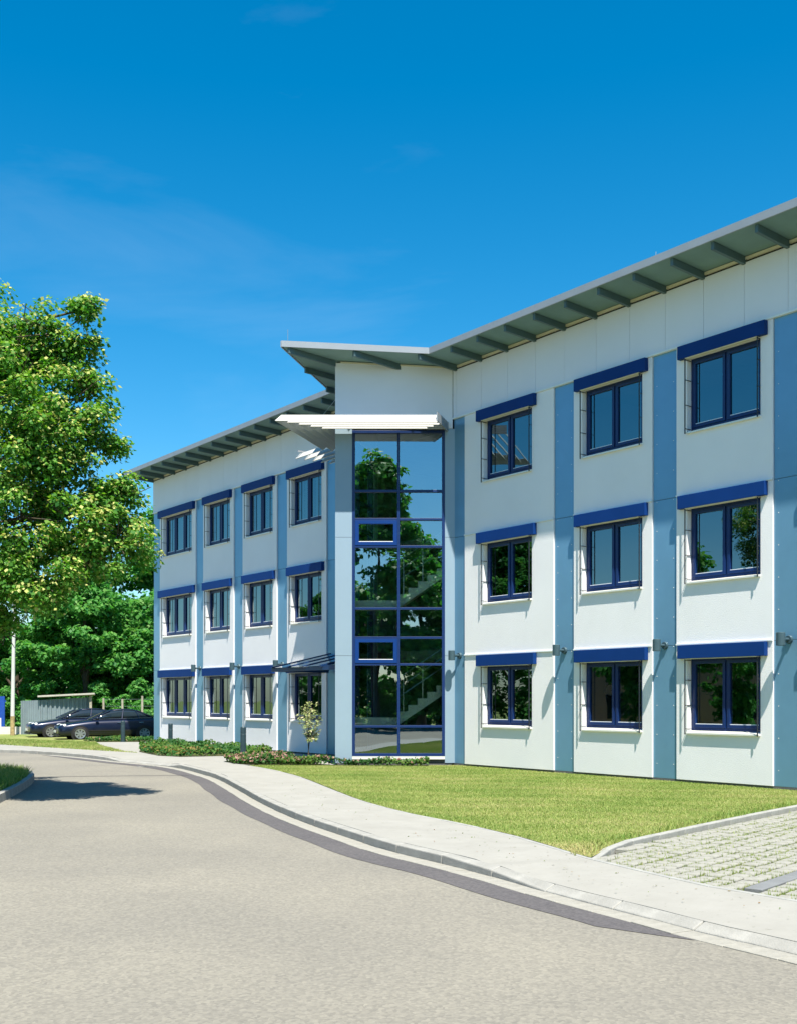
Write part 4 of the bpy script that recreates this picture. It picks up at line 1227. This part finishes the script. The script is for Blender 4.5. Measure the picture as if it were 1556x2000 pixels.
for yy in (-5, -1.5, 2, 5.5):
    for zz in (0.9, 3.3):
        MB().box(5.0, 5.04, yy, yy + 1.1, zz, zz + 1.3).build('window', 'car_glass', hs_)

# variegated willow sapling in front of the far wing
sp = empty('willow_sapling', (-2.38, 29.6, Z_WALK)); tag(sp, 'small pale variegated willow sapling below the entrance canopy', 'sapling')
ss = []
for k in range(2): ss.append(((0.05 * k - 0.03, 0, 0), (0.03 - 0.04 * k, 0.02, 0.62), 0.014, 0.011))
cl = []
for k in range(26):
    a_ = random.uniform(0, 6.28); r_ = random.uniform(0.1, 0.40); z_ = random.uniform(0.62, 1.62)
    r_ *= 1.0 - 0.45 * abs(z_ - 0.85)
    e_ = Vector((r_ * math.cos(a_), r_ * math.sin(a_), z_))
    ss.append((Vector((0, 0, 0.6)), e_, 0.007, 0.003))
    for q in range(4): cl.append((tuple(Vector((0, 0, 0.6)).lerp(e_, 0.45 + 0.18 * q)), 0.085, (math.cos(a_), math.sin(a_), 0.8)))
C_, N_, A_, L_, T_ = clump_leaves([c for c in cl if random.random() < 0.8], 11, (0.05, 0.10), 0.22, -0.4, 1.0)
link_mesh('crown', quads_mesh('sapling_crown', leaf_quads(C_, N_, A_, L_, L_ * 0.4), 'willow_leaf', T_), None, sp)
branch_mesh(ss, 5).build('trunk', 'bark', sp)

# ------------------------------------------------------------------ cars
def loft(stations, n_close=True):
    """stations: lists of points, same count; returns MB"""
    mb = MB(); k = len(stations[0])
    v = [p for s in stations for p in s]
    f = []
    for i in range(len(stations) - 1):
        for j in range(k - 1):
            f.append((i * k + j, (i + 1) * k + j, (i + 1) * k + j + 1, i * k + j + 1))
    f.append(tuple(range(k))); f.append(tuple((len(stations) - 1) * k + j for j in range(k - 1, -1, -1)))
    mb.add(v, f); return mb

def make_car(loc, rz, lab, plate_front=True):
    e = empty('parked_car', loc, rz); e.scale = (1.0, 1.04, 0.93); tag(e, lab, 'car', 'dark blue cars parked by the shed')
    # x forward, body below the belt line: x, half width, bottom, top
    st = [(2.26, 0.52, 0.34, 0.60), (2.20, 0.70, 0.22, 0.68), (2.05, 0.80, 0.19, 0.74), (1.70, 0.86, 0.18, 0.81), (1.2, 0.87, 0.17, 0.89), (0.78, 0.87, 0.17, 0.945),
          (0.2, 0.87, 0.17, 0.96), (-0.8, 0.87, 0.17, 0.985), (-1.4, 0.865, 0.18, 1.01), (-1.85, 0.84, 0.20, 1.03), (-2.15, 0.76, 0.26, 1.00), (-2.24, 0.64, 0.40, 0.90)]
    S = []
    for x, w, zb, zt in st:
        h = zt - zb
        half = [(0.0, zb), (w * 0.82, zb), (w * 0.95, zb + h * 0.12), (w * 1.0, zb + h * 0.35), (w * 1.0, zb + h * 0.55), (w * 0.975, zb + h * 0.78), (w * 0.90, zb + h * 0.93), (w * 0.74, zb + h * 0.99), (0.0, zt + 0.012)]
        ring_ = [(x, y, z) for y, z in half] + [(x, -y, z) for y, z in half[::-1][1:-1]]
        S.append(ring_ + [ring_[0]])
    body = loft(S)
    bo = body.build('body', 'car_paint', e, smooth=True)
    me = bo.data; bm = bmesh.new(); bm.from_mesh(me); bmesh.ops.remove_doubles(bm, verts=bm.verts, dist=0.002); bmesh.ops.recalc_face_normals(bm, faces=bm.faces); bm.to_mesh(me); bm.free()
    sub = bo.modifiers.new('sub', 'SUBSURF'); sub.levels = 2; sub.render_levels = 2
    # greenhouse
    g = [(0.92, 0.62, 0.93, 0.94), (0.42, 0.68, 0.94, 1.20), (0.02, 0.70, 0.94, 1.365), (-0.45, 0.70, 0.95, 1.425), (-0.95, 0.70, 0.96, 1.40), (-1.35, 0.68, 0.97, 1.27), (-1.85, 0.60, 0.99, 1.03)]
    G = []
    for x, w, zb, zt in g:
        h = zt - zb
        half = [(0, zb), (w, zb), (w - 0.06 * h / 0.45, zb + h * 0.5), (w - 0.16 * h / 0.45, zb + h * 0.92), (w - 0.24 * h / 0.45, zt), (0, zt + 0.015)]
        r_ = [(x, y, z) for y, z in half] + [(x, -y, z) for y, z in half[::-1][1:-1]]
        G.append(r_ + [r_[0]])
    gl = loft(G).build('greenhouse', 'car_glass', e, smooth=True)
    me = gl.data; bm = bmesh.new(); bm.from_mesh(me); bmesh.ops.remove_doubles(bm, verts=bm.verts, dist=0.002); bmesh.ops.recalc_face_normals(bm, faces=bm.faces); bm.to_mesh(me); bm.free()
    s2 = gl.modifiers.new('sub', 'SUBSURF'); s2.levels = 2; s2.render_levels = 2
    # roof skin and pillars
    rf = []
    for x, w, z in ((0.10, 0.50, 1.345), (-0.15, 0.53, 1.405), (-0.5, 0.53, 1.435), (-0.9, 0.53, 1.42), (-1.2, 0.50, 1.355)):
        rf.append([(x, -w, z - 0.03), (x, -w * 0.6, z), (x, 0, z + 0.008), (x, w * 0.6, z), (x, w, z - 0.03), (x, w * 0.9, z - 0.06), (x, 0, z - 0.03), (x, -w * 0.9, z - 0.06), (x, -w, z - 0.03)])
    loft(rf).build('roof', 'car_paint', e, smooth=True)
    for s in (-1, 1):
        for p0_, p1_, r0_, r1_ in (((0.88, s * 0.645, 0.95), (0.06, s * 0.545, 1.355), 0.032, 0.028), ((-0.42, s * 0.705, 0.96), (-0.50, s * 0.565, 1.385), 0.03, 0.026),
                                   ((-1.18, s * 0.70, 0.98), (-1.02, s * 0.56, 1.36), 0.022, 0.02), ((-1.78, s * 0.615, 1.02), (-1.10, s * 0.53, 1.35), 0.055, 0.035)):
            MB().tube(p0_, p1_, r0_, r1_, 6).build('pillar', 'car_paint', e)
        MB().tube((0.80, s * 0.70, 0.962), (-1.7, s * 0.70, 1.015), 0.010, n=6).build('trim_line', 'chrome', e)
        MB().lathe([(0.0, -0.05), (0.06, -0.045), (0.075, 0), (0.06, 0.05), (0.0, 0.055)], 10, (0.66, s * 0.92, 1.0)).build('mirror', 'car_paint', e, smooth=True)
        for x in (-0.28, -1.22):
            MB().box(x - 0.09, x + 0.09, s * 0.868, s * 0.888, 0.80, 0.825).build('door_handle', 'chrome', e)
        MB().box(-1.3, 1.05, s * 0.874, s * 0.884, 0.44, 0.475).build('side_moulding', 'plastic_black', e)
        # lamp cluster: two joined ovals
        hl = MB()
        for (hx, hy, rr_) in ((2.075, 0.44, 0.105), (1.985, 0.63, 0.115)):
            hl.lathe([(0.0, 0.04), (rr_ * 0.7, 0.03), (rr_, 0.0), (rr_, -0.04)], 14)
            nb_ = 14 * 4
            for i_ in range(len(hl.v) - nb_, len(hl.v)):
                x_, y_, z_ = hl.v[i_]
                hl.v[i_] = (hx + z_ * 1.6, s * hy + y_ * 1.15, 0.665 + x_ * 0.78)
        hl.build('headlight', 'headlight', e, smooth=True)
        for wx in (1.36, -1.36):
            MB().tube((wx, s * 0.70, 0.31), (wx, s * 0.872, 0.31), 0.375, n=28).build('wheel_arch', 'plastic_black', e)
            ty = MB()
            n_ = 28; prof = [(0.20, 0.66), (0.29, 0.66), (0.312, 0.70), (0.312, 0.85), (0.295, 0.885), (0.215, 0.89)]
            v = []; f = []
            for r_, yy in prof:
                for q in range(n_):
                    t = 2 * math.pi * q / n_; v.append((wx + r_ * math.cos(t), s * yy, 0.31 + r_ * math.sin(t)))
            for i in range(len(prof) - 1):
                for q in range(n_): f.append((i * n_ + q, i * n_ + (q + 1) % n_, (i + 1) * n_ + (q + 1) % n_, (i + 1) * n_ + q))
            ty.add(v, f)
            wo_ = ty.build('wheel', 'tyre', e, smooth=True)
            rm = MB()
            rm.tube((wx, s * 0.83, 0.31), (wx, s * 0.885, 0.31), 0.06, 0.05, 12)
            for q in range(7):
                t = 2 * math.pi * q / 7 + 0.2
                c_, s_ = math.cos(t), math.sin(t)
                pts = [(0.04, -0.03), (0.20, -0.045), (0.20, 0.045), (0.04, 0.03)]
                bt = [(wx + c_ * r_ - s_ * k_, s * 0.84, 0.31 + s_ * r_ + c_ * k_) for r_, k_ in pts]
                tp = [(wx + c_ * r_ - s_ * k_, s * 0.882, 0.31 + s_ * r_ + c_ * k_) for r_, k_ in pts]
                rm.hexa(bt, tp)
            v = []; f = []
            for r_, yy in ((0.185, 0.84), (0.185, 0.888), (0.222, 0.893), (0.222, 0.84)):
                for q in range(n_):
                    t = 2 * math.pi * q / n_; v.append((wx + r_ * math.cos(t), s * yy, 0.31 + r_ * math.sin(t)))
            for i in range(4):
                for q in range(n_): f.append((i * n_ + q, i * n_ + (q + 1) % n_, ((i + 1) % 4) * n_ + (q + 1) % n_, ((i + 1) % 4) * n_ + q))
            rm.add(v, f)
            rm.build('rim', 'rim', wo_)
    # grille, plate, bumper lip
    gr = MB()
    gr.hexa([(2.225, -0.26, 0.50), (2.225, 0.26, 0.50), (2.26, 0.24, 0.50), (2.26, -0.24, 0.50)], [(2.14, -0.30, 0.70), (2.14, 0.30, 0.70), (2.185, 0.28, 0.70), (2.185, -0.28, 0.70)])
    gro = gr.build('grille', 'plastic_black', e)
    for k in range(4):
        z = 0.53 + 0.045 * k
        MB().box(2.262 - 0.018 * k, 2.272 - 0.018 * k, -0.25, 0.25, z, z + 0.014).build('grille_bar', 'chrome', gro)
    MB().box(2.275, 2.285, -0.26, 0.26, 0.36, 0.47).build('number_plate', 'plate', e)
    MB().box(2.20, 2.272, -0.62, 0.62, 0.20, 0.30).build('lower_grille', 'plastic_black', e)
    return e

car_z = -0.10
make_car((-12.6, 48.6, car_z), math.pi + R(25), 'dark blue saloon car parked nearest the building, side on')
make_car((-14.75, 51.4, car_z), math.pi + R(27), 'dark blue car standing behind the nearest saloon')

# ------------------------------------------------------------------ shed, fence, pole, gate at the back left
sh = empty('tool_shed', (-16.9, 55.5, -0.25), 0.25); tag(sh, 'grey corrugated metal shed with pale flat roof behind the cars', 'shed')
def corrugated(p0, p1, z0a, z1a, z0b, z1b, n):
    mb = MB(); v = []; f = []
    d = Vector((p1[0] - p0[0], p1[1] - p0[1])); nn = Vector((-d.y, d.x)).normalized() * 0.03
    for k in range(n + 1):
        t = k / n; p = Vector(p0) + d * t + nn * (1 if (k // 2) % 2 else -1)
        za, zb_ = z0a + (z0b - z0a) * t, z1a + (z1b - z1a) * t
        v += [(p.x, p.y, za), (p.x, p.y, zb_)]
    for k in range(n): f.append((2 * k, 2 * k + 2, 2 * k + 3, 2 * k + 1))
    mb.add(v, f); return mb
corrugated((-1.7, -0.9), (-0.75, -1.2), 0, 1.82, 0, 1.86, 22).build('wall', 'shed_steel', sh)
corrugated((-0.75, -1.2), (1.5, -0.6), 0, 1.86, 0, 2.0, 44).build('wall', 'shed_steel', sh)
MB().box(-1.7, 1.45, 0.9, 1.0, 0, 1.8).build('rear_wall', 'shed_steel', sh)
MB().hexa([(-0.9, -1.45, 2.0), (1.75, -0.95, 2.14), (1.75, 1.2, 2.1), (-1.0, 1.2, 1.98)], [(-0.9, -1.45, 2.08), (1.75, -0.95, 2.22), (1.75, 1.2, 2.18), (-1.0, 1.2, 2.06)]).build('roof', 'shed_roof', sh)
MB().box(1.5, 1.62, -0.8, -0.68, 0, 2.14).build('corner_post', 'post_concrete', sh)

fn = empty('mesh_fence', (-14.0, 56.4, -0.3)); tag(fn, 'wire fence with concrete posts between the cars and the trees', 'fence')
for k in range(8):
    x = -0.9 + k * 0.95
    MB().tube((x, 0.12 * k, 0), (x + random.uniform(-0.03, 0.03), 0.12 * k, 2.05 + random.uniform(-0.1, 0.12)), 0.065, 0.055, 8).build('post', 'post_concrete', fn)
wmb = MB()
for z in (0.4, 0.8, 1.2, 1.6, 1.95): wmb.tube((-0.9, 0, z), (5.75, 0.84, z), 0.008, n=4)
wmb.build('wire', 'rail_steel', fn)

pl = empty('street_light', (-18.25, 52.8, -0.25)); tag(pl, 'tall pale street light pole with rusty base at the left', 'street light')
MB().tube((0, 0, 0), (0, 0, 1.1), 0.105, 0.10, 12).build('base', 'pole_rust', pl)
MB().tube((0, 0, 1.1), (0.1, 0, 8.2), 0.095, 0.06, 12).build('pole', 'pole_paint', pl)
MB().tube((0.1, 0, 8.1), (1.2, -0.3, 8.5), 0.035, 0.03, 8).build('arm', 'pole_paint', pl)
MB().box(1.1, 1.7, -0.45, -0.2, 8.44, 8.56).build('lamp_head', 'pole_paint', pl)

gt = empty('blue_gate', (-20.7, 56.5, -0.25)); tag(gt, 'blue metal gate beside the light pole at the left edge', 'gate')
for k in range(6):
    MB().box(-1.0 + k * 0.3, -0.72 + k * 0.3, -0.03, 0.03, 0.25, 2.05).build('panel', 'gate_blue', gt)
MB().box(-1.02, 0.82, 0.031, 0.07, 1.75, 1.85).build('rail', 'gate_blue', gt)
for x in (-0.95, 0.35): MB().box(x, x + 0.26, -0.05, -0.031, 0.35, 0.95).build('white_panel', 'plate', gt)
lw = MB().box(-2.4, 1.9, -0.12, 0.12, -0.1, 0.5).build('low_wall', 'wall_white')
lw.location = (-18.6, 54.6, -0.2); tag(lw, 'low whitish wall below the blue gate', 'wall')

# ------------------------------------------------------------------ small things on the ground
n = 260
k_ = RNG.integers(40, 125, n)
f_ = RNG.random(n)[:, None]
idx = [int(np.argmin(np.linalg.norm(BL - KL[i], axis=1))) for i in k_]
pp = KL[k_] + (BL[idx] - KL[k_]) * (0.22 + 0.72 * f_)
c = np.stack([pp[:, 0], pp[:, 1], np.full(n, Z_WALK + 0.008)], 1)
L = RNG.uniform(0.010, 0.034, n)
me = quads_mesh('leaf_litter', leaf_quads(c, RNG.normal(0, 0.25, (n, 3)) + np.array((0, 0, 1.0)), RNG.normal(0, 1, (n, 3)), L, L * 0.6), 'bed_leaf', RNG.uniform(0.6, 0.82, n))
tag(link_mesh('leaf_litter', me), 'scattered dry bits and tiny leaves on the pavement', 'litter', None, 'stuff')
seam = [(-8.5, 26.0), (-7.4, 26.25), (-6.2, 26.45), (-5.0, 26.6), (-5.0, 26.68), (-6.2, 26.53), (-7.4, 26.33), (-8.5, 26.08)]
sheet('asphalt_seam', seam, Z_ROAD + 0.004, 'asphalt_dark', 'thin dark tar seam across the road')
dg = empty('drain_grate', (-6.75, 30.15, Z_ROAD), 0.95); tag(dg, 'small dark drain grate in the road near the dropped kerb', 'drain')
MB().ring(-0.25, 0.25, -0.17, 0.17, -0.22, 0.22, -0.14, 0.14, 0.0, 0.012).build('frame', 'kerb', dg).rotation_euler = (R(90), 0, 0)
for k in range(6):
    MB().box(-0.22 + k * 0.08, -0.18 + k * 0.08, -0.14, 0.14, -0.01, 0.008).build('bar', 'rail_black', dg)
